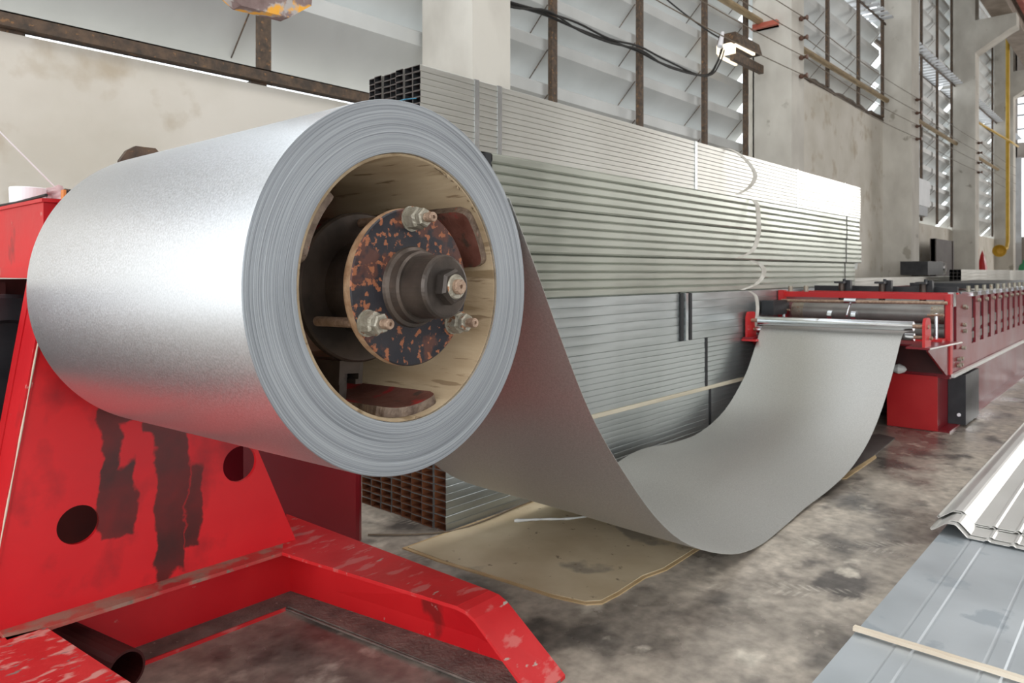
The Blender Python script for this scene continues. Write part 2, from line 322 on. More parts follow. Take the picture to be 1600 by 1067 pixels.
def smooth_path(pts, sub=6):
    P = [Vector(p) for p in pts]; out = []
    for i in range(len(P)-1):
        p0, p1, p2, p3 = P[max(i-1, 0)], P[i], P[i+1], P[min(i+2, len(P)-1)]
        for k in range(sub):
            t = k/sub; out.append(.5*((2*p1)+(p2-p0)*t+(2*p0-5*p1+4*p2-p3)*t*t+(3*p1-p0-3*p2+p3)*t*t*t))
    out.append(P[-1]); return out
def ribbon(pts, wdir, wd, th=.002, mb=None):
    mb = mb or MB(); pts = [Vector(p) for p in pts]; wv = Vector(wdir).normalized()*wd/2; vs = []
    for i, p in enumerate(pts):
        d = (pts[min(i+1, len(pts)-1)]-pts[max(i-1, 0)]).normalized(); nrm = d.cross(wv).normalized()*th/2
        vs += [p-wv-nrm, p+wv-nrm, p+wv+nrm, p-wv+nrm]
    n = len(pts); fs = [(4*i+k, 4*i+(k+1) % 4, 4*i+4+(k+1) % 4, 4*i+4+k) for i in range(n-1) for k in range(4)]
    mb.add(vs, fs+[(0, 1, 2, 3), tuple(4*(n-1)+k for k in range(4))], 0, False); return mb

# ------------------------------------------------------------------ the setting
YW, YP = 3.99, 3.50
struct('floor', MB().box(-9, 34, -10, 6, -.2, 0), 'floor')
sills = [(-1.0, 3.46, 2.15, 0), (3.46, 9.24, 2.15, 1), (9.24, 15.11, 3.95, 2), (15.11, 21.1, 2.15, 3), (21.1, 27.2, 2.13, 4), (27.2, 31.9, 2.12, 5)]
PX = [3.53, 9.24, 15.11, 21.30, 27.5]
wl = MB()
for x0, x1, zt, _ in sills: wl.box(x0, x1, YW, YW+.14, 0, zt)
wl.box(-1.0, 3.46, YW, YW+.14, 2.15, 2.178)
wl.box(-8, -4.6, YW, YW+.14, 0, 9.2).box(-4.6, -1.0, YW, YW+.14, 4.3, 9.2)   # unseen doorway added left of the frame for the coil highlight
struct('wall_left', wl, 'plaster')
struct('ceiling', MB().box(-8, 32, -9, 4.5, 9.2, 9.3), 'ceiling')
wr = MB().box(-8, -5.6, -9.1, -9, 0, 9.2).box(7.8, 32, -9.1, -9, 0, 9.2).box(-5.6, 7.8, -9.1, -9, 5.5, 9.2)
struct('wall_right', wr, 'wall_far')
wb = MB().box(-8.1, -8, -9, -7, 0, 9.2).box(-8.1, -8, 3.0, 4.0, 0, 9.2).box(-8.1, -8, -7, 3.0, 5.6, 9.2)
struct('wall_rear', wb, 'plaster')
wf = MB().box(31.9, 32.1, -9, 4.0, 0, 2.35).box(31.9, 32.1, 1.5, 4.0, 5.2, 5.75).box(31.9, 32.1, 3.94, 4.0, 2.35, 9.2).box(31.9, 32.1, -3.5, 1.5, 2.35, 9.2)
wf.box(31.9, 32.1, 1.5, 4.0, 7.4, 9.2).box(31.9, 32.1, -9, -3.5, 2.35, 2.6).box(31.9, 32.1, -9, -3.5, 8.2, 9.2)
struct('wall_far', wf, 'wall_far')
fr = MB()
for y in (3.92,): fr.box(31.75, 31.9, y-.12, y+.06, .0, 5.2)
for i in range(5): fr.box(31.85, 31.92, 3.6-i*.45, 3.66-i*.45, 5.75, 7.4)
for z in (6.2, 6.7, 7.1): fr.box(31.85, 31.92, 1.5, 3.95, z, z+.06)
struct('trim_1', fr, 'grey_box')
for i, x in enumerate(PX):
    p = MB(); wd = [.385, .42, .58, .50, .5][i]
    p.box(x, x+wd, YP, YW+.02, 0, 9.2)
    if i >= 3:   # corbel carrying the crane girder
        p.prism([(YP, 6.55), (YP, 7.35), (YP-.85, 7.35), (YP-.85, 7.05), (YP-.70, 6.98)], 'x', x, x+wd)
    struct('pillar', p, 'concrete')

# louvred openings: blades slope down and outwards, rusty bars in front, struts behind
bars = {0: [-.9, .45, 2.215], 1: [4.955, 6.37, 7.775, 8.89], 2: [10.3, 11.93, 13.50, 14.96], 3: [16.2, 17.95, 19.45, 21.02], 4: [22.4, 24.3, 26.9], 5: [28.6, 30.4]}
for x0, x1, zt, b in sills:
    xa = x0 if b == 0 else x0+[.385, .42, .58, .50, .5][b-1]+.0
    if b == 0: xa = -1.0
    xb = PX[b] if b < 5 else 31.8
    top = [3.9, 5.3, 7.2, 8.8, 9.1, 9.1][b]
    r = bpy.data.objects.new('window_%d' % (b+1), None); C.objects.link(r); r.location = (xa, YW, zt); r['kind'] = 'structure'
    r['_m'] = [x for row in Matrix.Translation((xa, YW, zt)) for x in row]
    ln = xb-xa-.02+(.36 if b == 0 else 0)
    bl = MB()
    bl.add([(0, .04, 0), (ln, .04, 0), (ln, .04, -.10), (0, .04, -.10), (0, .40, -.50), (ln, .40, -.50), (ln, .06, .015), (0, .06, .015), (0, .043, 0), (ln, .043, 0), (ln, .043, -.098), (0, .043, -.098), (0, .403, -.498), (ln, .403, -.498)],
           [(0, 1, 2, 3), (3, 2, 5, 4), (0, 7, 6, 1), (8, 11, 10, 9), (11, 12, 13, 10), (4, 5, 13, 12), (0, 3, 11, 8), (3, 4, 12, 11), (1, 9, 10, 2), (2, 10, 13, 5)])
    bme = bl.mesh('louvre_blade', ms('blade'))
    z = zt+(.67 if b == 0 else .57); zs = []
    while z < top:
        if not (b >= 2 and 5.80 < z < 6.12): zs.append(z)
        z += .392
    for z in zs: inst('louvre_blade', bme, r, (0.01, .02, z-zt))
    for x in bars[b]:
        part('mullion', MB().box(x, x+.075, YW-.045, YW+.0, zt-.0+.05, top), 'rust', r)
        sm_ = MB()
        for z in zs: sm_.tube([(x+.02, YW+.02, z-.10), (x+.02, YW+.33, z-.42)], .005, 5)
        o = part('strut', sm_, 'rust', r); o['kind'] = 'stuff'
    if b >= 2:
        sl = MB().box(0, .15, 0, .70, 0, .02).mesh('grille_slat', ms('grey_box'))
        n = int((xb-xa)/.28)
        for k in range(n): inst('grille_slat', sl, r, (k*.28+.03, -.25, 5.80-zt))
        part('grille_rail', MB().box(xa, xb, YW+.34, YW+.38, 5.72, 5.80).box(xa, xb, YW-.06, YW-.046, 5.76, 5.80), 'rust', r)
# ledge of the first bay: rusty angle beam over the wall with a slot of daylight below it
struct('trim_2', MB().box(-1, 3.53, YW-.05, YW+.03, 2.195, 2.262).box(-1, 3.53, YW-.05, YW+.14, 2.255, 2.262), 'rust')
br = MB()
for x in (1.0, 2.24, 3.3): br.box(x-.05, x+.05, YW+.005, YW+.12, 2.15, 2.195)
struct('trim_3', br, 'rust')
e2 = MB()
xs = 9.66
rr = random.Random(3)
pts = [(9.66+.18*i, YW-.0, 3.955+rr.uniform(0, .05)) for i in range(31)]
e2.tube(pts, [.02+rr.uniform(0, .02) for _ in pts], 6)
e2.box(9.66, 15.11, YW-.02, YW+.14, 3.95, 3.97)
struct('trim_4', e2, 'rust')

# poles running along the bays, and their brackets
for i, (a, b_) in enumerate(((4.0, 9.20), (9.70, 15.02), (15.75, 21.2), (21.85, 27.4))):
    solo('horizontal_pole', MB().tube([(a, YW-.095, 4.29), (b_, YW-.095, 4.31)], .045, 10), 'timber_old',
         'tan pole across the louvres ' + ['over the tall tube stack, ending at a red bracket', 'above the high plaster wall', 'just beyond the third pillar', 'in the farthest bay, beside the yellow pipe'][i], 'pole', (a, YW-.14, 4.26), 'poles across the louvre bays')
solo('angle_bracket', MB().box(9.16, 9.235, 3.66, 3.98, 4.20, 4.28).box(9.10, 9.235, 3.66, 3.98, 4.20, 4.215), 'beam_red', 'short red-brown angle bracket fixed to the side of the second pillar', 'bracket', (9.05, 3.95, 4.1))
# insulators and bare wires
IZ = (4.33, 4.08, 3.83, 3.59)
for pi, px_ in ((1, 9.50), (2, 15.42), (3, 21.6)):
    for k, z in enumerate(IZ):
        mb = MB().lathe([(.0, -.11), (.028, -.11), (.034, -.095), (.02, -.08), (.02, -.055), (.034, -.04), (.034, -.02), (.02, 0), (0, 0)], 'y', (px_, YP, z), 10)
        solo('insulator', mb, 'insul', ['top', 'second', 'third', 'lowest'][k] + ' brown spool insulator on the ' + ['', 'second pillar, beside the tall tube stack', 'third pillar', 'fourth pillar, far end'][pi], 'insulator', (px_, YP, z), 'wire insulators on the pillars')
for k, z in enumerate(IZ):
    w_ = MB(); P_ = [(3.9, YP-.07, z+.03)]
    for a, b_ in ((3.9, 9.5), (9.5, 15.42), (15.42, 21.6), (21.6, 27.5)):
        for j in range(1, 9): P_.append((a+(b_-a)*j/8, YP-.07, z-.06*math.sin(PI*j/8)))
    w_.tube(P_, .006, 5)
    solo('bare_wire', w_, 'wire', ['top', 'second', 'third', 'lowest'][k]+' thin wire strung along the wall on brown insulators', 'wire', (3.9, YP-.07, z), 'wires strung along the wall')
# drooping black cables across the bay behind the stack
cb = MB()
base = [(4.05, 3.92, 3.20), (4.36, 3.9, 3.20), (4.79, 3.9, 3.255), (5.24, 3.9, 3.24), (5.742, 3.9, 3.24), (6.258, 3.9, 3.28), (6.808, 3.9, 3.245), (7.637, 3.88, 3.29), (7.906, 3.86, 3.50), (8.02, 3.84, 3.72), (8.2, 3.84, 3.78)]
for j, (dz, r_) in enumerate(((0, .012), (.03, .010), (-.022, .009))):
    q = [(x, y-.02*j, z+dz*(1 if i not in (0, 2, 7, 9) else .1)+(.012*math.sin(i*2.1+j*2))) for i, (x, y, z) in enumerate(base)]
    cb.tube(smooth_path(q, 5), r_, 6)
cb.tube(smooth_path([(6.75, 3.9, 3.95), (7.3, 3.9, 3.88), (8.0, 3.9, 3.83), (8.8, 3.9, 3.86)], 5), .009, 6)
solo('black_cable', cb, 'cable', 'bundle of black cables drooping across the louvre bars behind the stack', 'cable', (4.05, 3.92, 3.2))
# lamp by the second pillar
t = thing('lamp_fitting', 'rusty lamp fitting with a lit tube fixed beside the second pillar', 'lamp', (8.2, 3.8, 3.72))
part('housing', MB().prism([(3.66, 3.72), (3.94, 3.72), (3.90, 3.86), (3.70, 3.86)], 'x', 8.05, 8.72), 'rust', t)
part('arm', MB().box(8.12, 8.95, 3.74, 3.80, 3.56, 3.66), 'rust', t)
part('tube', MB().box(8.05, 8.55, 3.68, 3.71, 3.69, 3.72), 'lamp_tube', t, 'pale glowing tube and reflector')
part('reflector', MB().box(7.98, 8.10, 3.72, 3.90, 3.62, 3.72), 'lamp_tube', t, 'glowing end reflector')
part('lower_tube', MB().box(8.0, 8.45, 3.86, 3.89, 3.58, 3.61), 'lamp_tube', t, 'lower glowing tube')
part('bulb', MB().tube([(7.93, 3.8, 3.84), (7.86, 3.8, 3.66)], [.02, .035], 8), 'white', t, 'white bulb hanging from the cable end')

# far background
t = thing('crane_girder', 'brown crane runway girder with a red rail along the corbels', 'girder', (20.8, 2.9, 7.35))
part('girder_web', MB().box(19.2, 31.9, 2.82, 3.06, 7.37, 7.95).box(19.2, 31.9, 2.72, 3.16, 7.35, 7.39).box(19.2, 31.9, 2.72, 3.16, 7.93, 7.97), 'girder', t)
part('rail', MB().box(19.2, 31.9, 2.60, 2.72, 7.80, 7.90), 'beam_red', t, 'faded red rail strip')
t = thing('roof_truss', 'dark steel roof truss at the far top right corner', 'truss', (27, -6, 8.3))
for k in range(5): part('chord', MB().tube([(22+2*k, 3.2, 8.9), (22+2*k, -8, 8.3 + .1*k)], .06, 6).tube([(22+2*k, 2, 8.2), (23+2*k, -1, 9.0)], .05, 6), 'rust', t)
yp = MB().tube([(24.9, 3.3, 8.3), (24.9, 3.3, 1.95), (24.7, 3.3, 1.75), (24.3, 3.35, 1.68)], .05, 8).tube([(24.9, 3.2, 4.75), (26.9, 3.3, 4.9)], .03, 6)
yp.tube([(22.3, 3.75, 5.1), (22.3, 3.75, 2.4)], .035, 6).tube([(22.3, 3.75, 5.1), (24.9, 3.2, 4.75)], .03, 6)
solo('yellow_pipe', yp, 'yellow', 'yellow pipe running down beside the far pillars', 'pipe', (24.9, 3.3, 1.7))
solo('yellow_horn', MB().lathe([(.0, .35), (.05, .35), (.10, .05), (.17, -.16), (.16, -.17), (.08, .0), (0, .03)], 'x', (24.0, 3.35, 1.66), 16), 'yellow', 'yellow horn at the lower end of the yellow pipe', 'horn', (24.0, 3.35, 1.66))
t = thing('electric_box', 'pale grey box hung on the louvres just past the third pillar', 'electrical box', (16.5, 3.85, 2.5))
part('case', MB().box(16.3, 17.6, 3.72, 3.94, 2.45, 3.0), 'grey_box', t); part('lower_case', MB().box(16.3, 17.3, 3.70, 3.92, 2.24, 2.44), 'black', t)
solo('brown_board', MB().box(17.6, 19.35, 3.62, 3.70, 0, 1.79, bev=.01).box(17.6, 17.68, 3.6, 3.72, 0, 1.79).box(19.27, 19.35, 3.6, 3.72, 0, 1.79), 'brown_board', 'dark brown board leaning upright against the wall behind the machine', 'board', (18.4, 3.7, 0))
t = thing('black_fan_box', 'black box with a round silver grille standing on the galvanised stack', 'box', (15.3, 3.3, 1.02))
part('case', MB().box(14.75, 16.0, 3.15, 3.6, 1.02, 1.27), 'black', t); part('grille', MB().lathe([(0, -.05), (.10, -.05), (.13, 0), (.13, .1), (0, .1)], 'y', (16.2, 3.2, 1.15), 16).box(16.0, 16.4, 3.25, 3.5, 1.02, 1.28), 'chrome', t)
solo('gas_cylinder', MB().lathe([(0, 0), (.13, 0), (.13, 1.15), (.11, 1.25), (.04, 1.32), (.04, 1.4), (0, 1.4)], 'z', (23.5, 2.75, 0), 14, smooth=True), 'green', 'green gas cylinder at the far end of the hall', 'gas cylinder', (23.5, 2.75, 0))
rr = random.Random(5); bt = MB()
vs = []; N = 7
for i in range(N):
    for j in range(N): vs.append((24.3+.13*i, 2.15+.1*j, 1.32*max(0, 1-((i-3)/3.4)**2)*max(0, 1-((j-3)/3.4)**2)**.5+rr.uniform(0, .08)))
bt.add(vs, [(i*N+j, (i+1)*N+j, (i+1)*N+j+1, i*N+j+1) for i in range(N-1) for j in range(N-1)], 0, False)
solo('blue_tarpaulin', bt, 'blue', 'crumpled blue tarpaulin heap beside the green cylinder', 'tarpaulin', (24.6, 2.45, 0))
solo('red_cloth', MB().lathe([(0, 0), (.15, 0), (.10, .35), (.05, .6), (0, .75)], 'z', (24.3, 3.82, .95), 8).box(24.28, 24.32, 3.90, 3.985, 1.5, 1.75), 'red_bright', 'small red cloth hanging on the far wall', 'cloth', (24.3, 3.82, .95))

# ------------------------------------------------------------------ bundles of tubes
YS = 2.209
def tube_mesh(name, L_, w_, h, mats, hollow=True, bev=.002, inner=1):
    g = .0006; w2, h2 = w_-g, h-g
    def ring(i):  # octagon profile in y,z
        b = bev
        return [(i+b, i), (w2-i-b, i), (w2-i, i+b), (w2-i, h2-i-b), (w2-i-b, h2-i), (i+b, h2-i), (i, h2-i-b), (i, i+b)]
    O = ring(0); mb = MB()
    if hollow:
        I = [(min(max(p[0], .0022), w2-.0022), min(max(p[1], .0022), h2-.0022)) for p in O]
        n = 8; vs = [(x, *p) for x in (0, L_) for p in O] + [(x, *p) for x in (0, L_) for p in I]
        k = lambda a: (a+1) % n
        mb.add(vs, [(i, k(i), n+k(i), n+i) for i in range(n)], 0)
        mb.add(vs, [(i, k(i), 2*n+k(i), 2*n+i) for i in range(n)] + [(n+i, n+k(i), 3*n+k(i), 3*n+i) for i in range(n)], 2)
        mb.add(vs, [(2*n+i, 2*n+k(i), 3*n+k(i), 3*n+i) for i in range(n)], inner)
    else: mb.prism(O, 'x', 0, L_)
    return mb.mesh(name, ms(mats))
def bundle(label, x0, x1, z0, rows, cols, rh, cw, mats, hollow=True, bev=.002, jit=.004, group='bundles in the tall steel stack', y0=YS, name='tube_bundle', pname='tube', xj=.006, seed=1):
    r_ = random.Random(seed); t_ = thing(name, label, 'steel tubes', (x0, y0, z0), group)
    me = tube_mesh(pname, x1-x0, cw, rh, mats, hollow, bev)
    for c in range(cols):
        dx = 0 if c == 0 else r_.uniform(-xj, xj) * 2
        for k in range(rows):
            inst(pname, me, t_, (dx+r_.uniform(-xj, xj)*.5, c*cw+(r_.uniform(0, jit*.5) if c == 0 else 0), k*rh))
    return t_
def band(t_, x, wd, y0, z0, z1, m='strap', label=None, th=.0025, dep=.3):
    mb = MB().box(x, x+wd, y0-th, y0, z0+.001, z1).box(x, x+wd, y0, y0+dep, z1, z1+.0004)
    return part('strap', mb, m, t_, label)
bA = bundle('bottom bundle of rust-lined galvanised channels resting on the floor, lowest of the tall stack', 2.074, 7.45, 0, 10, 8, .0310, .0717, ('galv_dark', 'tube_rust', 'cut_edge'), seed=2, pname='channel', xj=.004)
band(bA, 4.41, .03, YS, 0, .31, 'rubber', 'black band')
solo('timber_board', MB().box(2.35, 7.4, YS-.004, YS+.10, .3102, .3328), 'board', 'long pale timber board lying between the two lowest bundles of the tall stack', 'board', (2.35, YS, .31))
solo('timber_board', MB().box(2.4, 7.4, YS+.42, YS+.52, .3102, .3328), 'board', 'second pale timber board lying behind the front one between the two lowest bundles', 'board', (2.4, YS+.42, .31))
bB = bundle('second bundle from the floor, thin galvanised channels on the pale board', 2.30, 7.42, .333, 10, 7, .0315, .075, ('galv_dark', 'tube_in', 'cut_edge'), seed=3, pname='channel')
band(bB, 4.36, .03, YS, .333, .648, 'rubber', 'black band')
bC = bundle('third bundle from the floor, wide flat galvanised channels with a thick black-edged strap', 2.30, 7.42, .6485, 6, 6, .0488, .085, ('galv_dark', 'tube_in', 'cut_edge'), seed=4, pname='channel')
band(bC, 4.02, .035, YS-.003, .6485, .941, 'rubber', 'black rubber strip', .010)
band(bC, 4.085, .03, YS-.003, .6485, .941, 'strap', 'bright steel strap', .008)
band(bC, 4.13, .03, YS-.003, .6485, .941, 'rubber', 'black rubber strip', .010)
zz = .942
for i, (xa, xb, nm) in enumerate(((2.40, 7.44, 'lowest of the three round-cornered purlin bundles, below the middle one'), (2.474, 7.60, 'middle one of the three round-cornered purlin bundles'), (2.335, 7.52, 'uppermost round-cornered purlin bundle, directly under the top bundle of small tubes'))):
    b_ = bundle('galvanised steel bundle, ' + nm, xa, xb, zz, 5, 5, .0434, .10, ('galv_round', 'tube_in', 'cut_edge'), True, .009, .006, seed=10+i, pname='purlin', y0=YS+[.0, -.012, -.018][i], xj=.004)
    band(b_, 7.13, .012, YS+[.0, -.012, -.018][i], zz, zz+.217, 'rubber', 'thin black band')
    part('end_bar', MB().box(xa-.055, xa-.02, YS-.03, YS+.5, zz+.005, zz+.21), 'rubber', b_, 'dark bar at the end')
    zz += .2172
bE = bundle('top bundle of small rectangular galvanised tubes with open black ends', 1.935, 7.608, 1.5942, 12, 7, .0254, .0488, ('galv', 'tube_in', 'cut_edge'), True, .002, seed=21, y0=YS, xj=.004)
for x in (2.24, 2.385, 4.22, 5.95, 7.13): band(bE, x, .028 if x < 5 else .012, YS, 1.594, 1.8995)
# a scribbled blue paint mark on the tube ends
part('paint_mark', MB().tube([(1.930, YS+.02, 1.765), (1.930, YS+.09, 1.772), (1.930, YS+.15, 1.770)], .0022, 5), 'blue', bE, 'blue paint mark')
# clear wrap over the far end of the stack
solo('plastic_wrap', ribbon(smooth_path([(7.66, YS+.10, 1.82), (7.71, YS+.09, 1.65), (7.68, YS+.10, 1.5), (7.72, YS+.09, 1.3), (7.69, YS+.1, 1.1)], 6), (.9, -.3, 0), .14, .004), 'tarp_clear', 'pale plastic wrap hanging at the far end of the tall stack', 'wrap', (7.64, YS+.2, .95))
# webbing slings
def sling(pts, label, wd=.035, m='webbing'):
    solo('lifting_sling', ribbon(smooth_path(pts, 6), (.9, -.35, 0), wd, .004), m, label, 'sling', pts[0], 'webbing slings on the tall stack')
y = YS
sling([(4.60, y+.12, 1.906), (4.68, y-.005, 1.908), (4.79, y-.07, 1.85), (4.90, y-.10, 1.75), (4.86, y-.08, 1.66), (4.74, y-.04, 1.600)], 'white webbing loop hanging over the side of the top bundle', .035)
sling([(5.02, y-.03, 1.588), (5.05, y-.05, 1.55), (5.03, y-.07, 1.44), (5.00, y-.08, 1.33), (4.90, y-.08, 1.22), (4.74, y-.04, 1.166)], 'grey webbing loop twisted across the two upper purlin bundles', .04)
sling([(5.0, y-.03, 1.155), (5.10, y-.06, 1.12), (5.12, y-.07, 1.06), (5.02, y-.06, .99), (4.86, y-.025, .948)], 'grey webbing loop over the lowest purlin bundle', .045)
sling([(4.98, y-.02, .94), (5.05, y-.04, .90), (5.07, y-.045, .80), (5.06, y-.03, .68)], 'pale webbing tail hanging by the machine entry bracket', .03)

# far stacks behind the machine
bundle('long pale galvanised stack behind the machine, its left end by the tall stack', 9.4, 17.1, .62, 8, 4, .047, .10, ('galv', 'tube_in', 'cut_edge'), y0=3.0, group='far stacks', seed=31, name='far_tube_stack')
bundle('lower layer of the pale galvanised stack behind the machine', 9.4, 17.1, .10, 5, 4, .104, .10, ('galv', 'tube_in', 'cut_edge'), y0=3.0, group='far stacks', seed=32, name='far_tube_stack')
for x in (11.5, 14, 16.5): solo('bearer', MB().box(x, x+.1, 3.0, 3.45, 0, .10), 'timber_old', ['nearest', 'middle', 'farthest'][(11.5, 14, 16.5).index(x)] + ' wooden bearer under the far pale stack', 'bearer', (x, 3.0, 0), 'bearers under the far pale stack')
t2 = bundle('far tube stack with open black ends behind the machine rollers', 14.57, 22.5, .82, 5, 3, .060, .06, ('galv', 'tube_in', 'cut_edge'), y0=2.60, group='far stacks', seed=33, name='far_tube_stack')
bundle('lower layer of the black-ended far tube stack', 14.57, 22.5, .0, 8, 3, .1024, .10, ('galv', 'tube_in', 'cut_edge'), y0=2.60, group='far stacks', seed=34, name='far_tube_stack')

# ------------------------------------------------------------------ the coil
AX = Vector((-.051, .999, -.016)).normalized(); V0 = Vector((0, 0, 1)); UX = AX.cross(V0).normalized(); VX = UX.cross(AX).normalized()
CC = Vector((.918, 1.075, 1.042))
FM = Matrix(((UX.x, AX.x, VX.x, CC.x), (UX.y, AX.y, VX.y, CC.y), (UX.z, AX.z, VX.z, CC.z), (0, 0, 0, 1)))
R0, R1, LW = .3545, .2556, .908
coil = thing('steel_coil', 'large coil of bright galvanised steel strip on the red stand, unwinding down to the right', 'steel coil', mtx=FM)
def FB(): return MB(FM)
k = FB()
k.lathe([(R0, .0015), (R0, LW-.0015)], n=160, smooth=True, mi=0)
k.lathe([(R0, .0015), (R0-.0015, 0), (R1+.001, 0), (R1, .001)], n=160, mi=1)
k.lathe([(R0, LW-.0015), (R0-.0015, LW), (R1+.001, LW), (R1, LW-.001)], n=160, mi=1)
k.lathe([(R1, .001), (R1, LW-.001)], n=96, mi=0)
part('wound_body', k, ('sheet', 'rings'), coil)
k = FB().lathe([(R1-.0005, .006), (R1-.0065, .004), (R1-.0065, LW-.006), (R1-.0005, LW-.006)], n=96, smooth=False)
o = part('core_tube', k, 'core', coil, 'beige paper core with brown streaks')
for p in o.data.polygons: p.use_smooth = True
# a little torn paper round the core rim
k = FB(); rr = random.Random(9)
for i in range(16):
    a = math.radians(rr.uniform(35, 75)); k.lathe([(R1-.0065, .005), (R1-.0065-rr.uniform(.002, .007), .002), (R1-.0065, .010)], n=1, a0=a, a1=a+rr.uniform(.01, .03), smooth=False)
part('torn_paper', k, 'core', coil, 'torn paper shreds on the core rim')
# unwound strip: near edge and far edge profiles (x, z) in world, lofted across the width
near = [(1.2160, 1.2362), (1.317, 1.075), (1.425, .895), (1.545, .712), (1.68, .557), (1.907, .342), (2.143, .190), (2.482, .060), (2.75, .012), (3.0, .008), (3.3, .020), (3.628, .030), (3.95, .062), (4.26, .146), (4.50, .270), (4.69, .412), (4.85, .558), (4.96, .664), (5.03, .694), (5.16, .696)]
far = [(1.170, 1.2215), (1.275, 1.05), (1.385, .865), (1.50, .690), (1.65, .530), (1.88, .330), (2.12, .205), (2.45, .095), (2.75, .058), (3.0, .064), (3.25, .104), (3.45, .116), (3.75, .092), (4.085, .097), (4.43, .185), (4.72, .360), (4.86, .500), (4.96, .625), (5.03, .692), (5.16, .696)]
def ye(x, near_=True):
    base = min(CC.y + (x-CC.x)*(.051), 1.19+.007*(x-3)) ; return base if near_ else base+LW
W_ = 14; NP = smooth_path([(x, ye(x), z) for x, z in near], 4); FP = smooth_path([(x, ye(x)+LW*.999, z) for x, z in far], 4)
k = MB(); rows = len(NP); vs = []
for i in range(rows):
    for j in range(W_+1):
        s_ = j/W_; e = s_*s_*(3-2*s_) ; p = NP[i].lerp(FP[i], s_); p.z = NP[i].z*(1-e)+FP[i].z*e; vs.append(p)
k.add(vs, [(i*(W_+1)+j, (i+1)*(W_+1)+j, (i+1)*(W_+1)+j+1, i*(W_+1)+j+1) for i in range(rows-1) for j in range(W_)], 0, True)
strip = part('unwound_strip', k, 'strip', coil, 'unwound sheet sagging to the floor and rising to the machine rolls')
so = strip.modifiers.new('thickness', 'SOLIDIFY'); so.thickness = .0012; so.offset = 0
es = strip.modifiers.new('split', 'EDGE_SPLIT'); es.split_angle = math.radians(40)
# coil surface leads on to the strip between the wrap and its first line: starts on the coil itself

# ------------------------------------------------------------------ red decoiler stand with its expanding mandrel
dec = thing('decoiler_stand', 'bright red steel decoiler stand carrying the coil on its black mandrel', 'machine stand', (.9, 2.11, 0))
# front plate with two round holes
out = [(.472, .192), (1.316, .192), (.955, 1.05), (.612, 1.05)]
part('front_plate', plate_mesh(out, [(1.12, .484, .054), (.673, .413, .050)], .012, lambda u, v, w_: (u, 2.117+w_, v)), 'red_stained', dec)
# left edge flange and its doubled rear flange
def slant(x0, x1, y0, y1, z0, z1, dx, dz=.0):
    return [(x0, y0, z0), (x1, y0, z0), (x1, y1, z0), (x0, y1, z0), (x0+dx, y0, z1), (x1+dx, y0, z1), (x1+dx, y1, z1), (x0+dx, y1, z1)]
HX = [(0, 3, 2, 1), (4, 5, 6, 7), (0, 1, 5, 4), (1, 2, 6, 5), (2, 3, 7, 6), (3, 0, 4, 7)]
part('side_flange', MB().add(slant(.460, .472, 2.108, 2.215, .19, 1.05, .14), HX), 'red', dec)
part('side_flange', MB().add(slant(.458, .472, 2.219, 2.262, .19, 1.05, .14), HX), 'red', dec)
part('weld_bead', MB().tube([(.466+.14*i/24, 2.108, .20+.84*i/24) for i in range(25)], [.0022+.0008*math.sin(i*5) for i in range(25)], 6), 'pinewood', dec, 'pale bare weld line')
part('rear_plate', plate_mesh([(.2, .19), (1.35, .19), (1.15, 1.05), (.50, 1.05)], [], .012, lambda u, v, w_: (u, 2.60+w_, v)), 'maroon_dark', dec, 'rear plate coloured dark for the shaded interior')
part('inner_panel', MB().box(.0, .62, 2.55, 2.56, .0, 1.04), 'maroon_dark', dec)  # dark colour stands in for the shade behind the front plate
bw = MB(FM); bw.lathe([(0, 1.34), (.20, 1.34), (.21, 1.33), (.21, 1.29), (.20, 1.28), (.14, 1.28), (.13, 1.30), (0, 1.30)], 'y', (-.28, 0, -.22), n=48)
part('brake_drum', bw, 'black', dec, 'black brake drum in the shaded interior')
# head housing
hb = MB(); hb.box(.585, 1.20, 2.08, 3.0, 1.062, 1.245); hb.box(.578, 1.21, 2.07, 3.01, 1.055, 1.064); hb.box(.579, 1.21, 2.07, 3.01, 1.245, 1.254)
hb.box(.578, .585, 2.07, 3.01, 1.064, 1.085)
part('head_housing', hb, 'red', dec)
part('lifting_lug', MB().prism([(.803, 1.25), (.803, 1.385), (.822, 1.415), (.845, 1.430), (.90, 1.430), (.93, 1.40), (.95, 1.25)], 'y', 2.185, 2.205), 'rust', dec, 'brown lug sticking up behind the coil')
part('top_rail', MB().tube([(.583, 2.05, 1.260), (.585, 2.3, 1.257), (.583, 2.6, 1.260), (.583, 2.95, 1.26)], .004, 6), 'cable', dec)
# base channel (opening towards the camera) under the front plate
HZ = .20
part('cross_channel', MB().box(.50, 1.42, 2.045, 2.30, HZ-.010, HZ), 'red_dusty', dec, 'dusty top flange of the base channel')
part('channel_web', MB().box(.50, 1.42, 2.170, 2.180, .010, HZ-.010), 'red', dec)
part('floor_flange', MB().box(.45, 1.36, 2.075, 2.170, 0, .010), 'dirt', dec, 'dirty lower flange')
part('red_lip', MB().box(.74, 1.253, 2.071, 2.0755, 0, .0108), 'red_worn', dec)
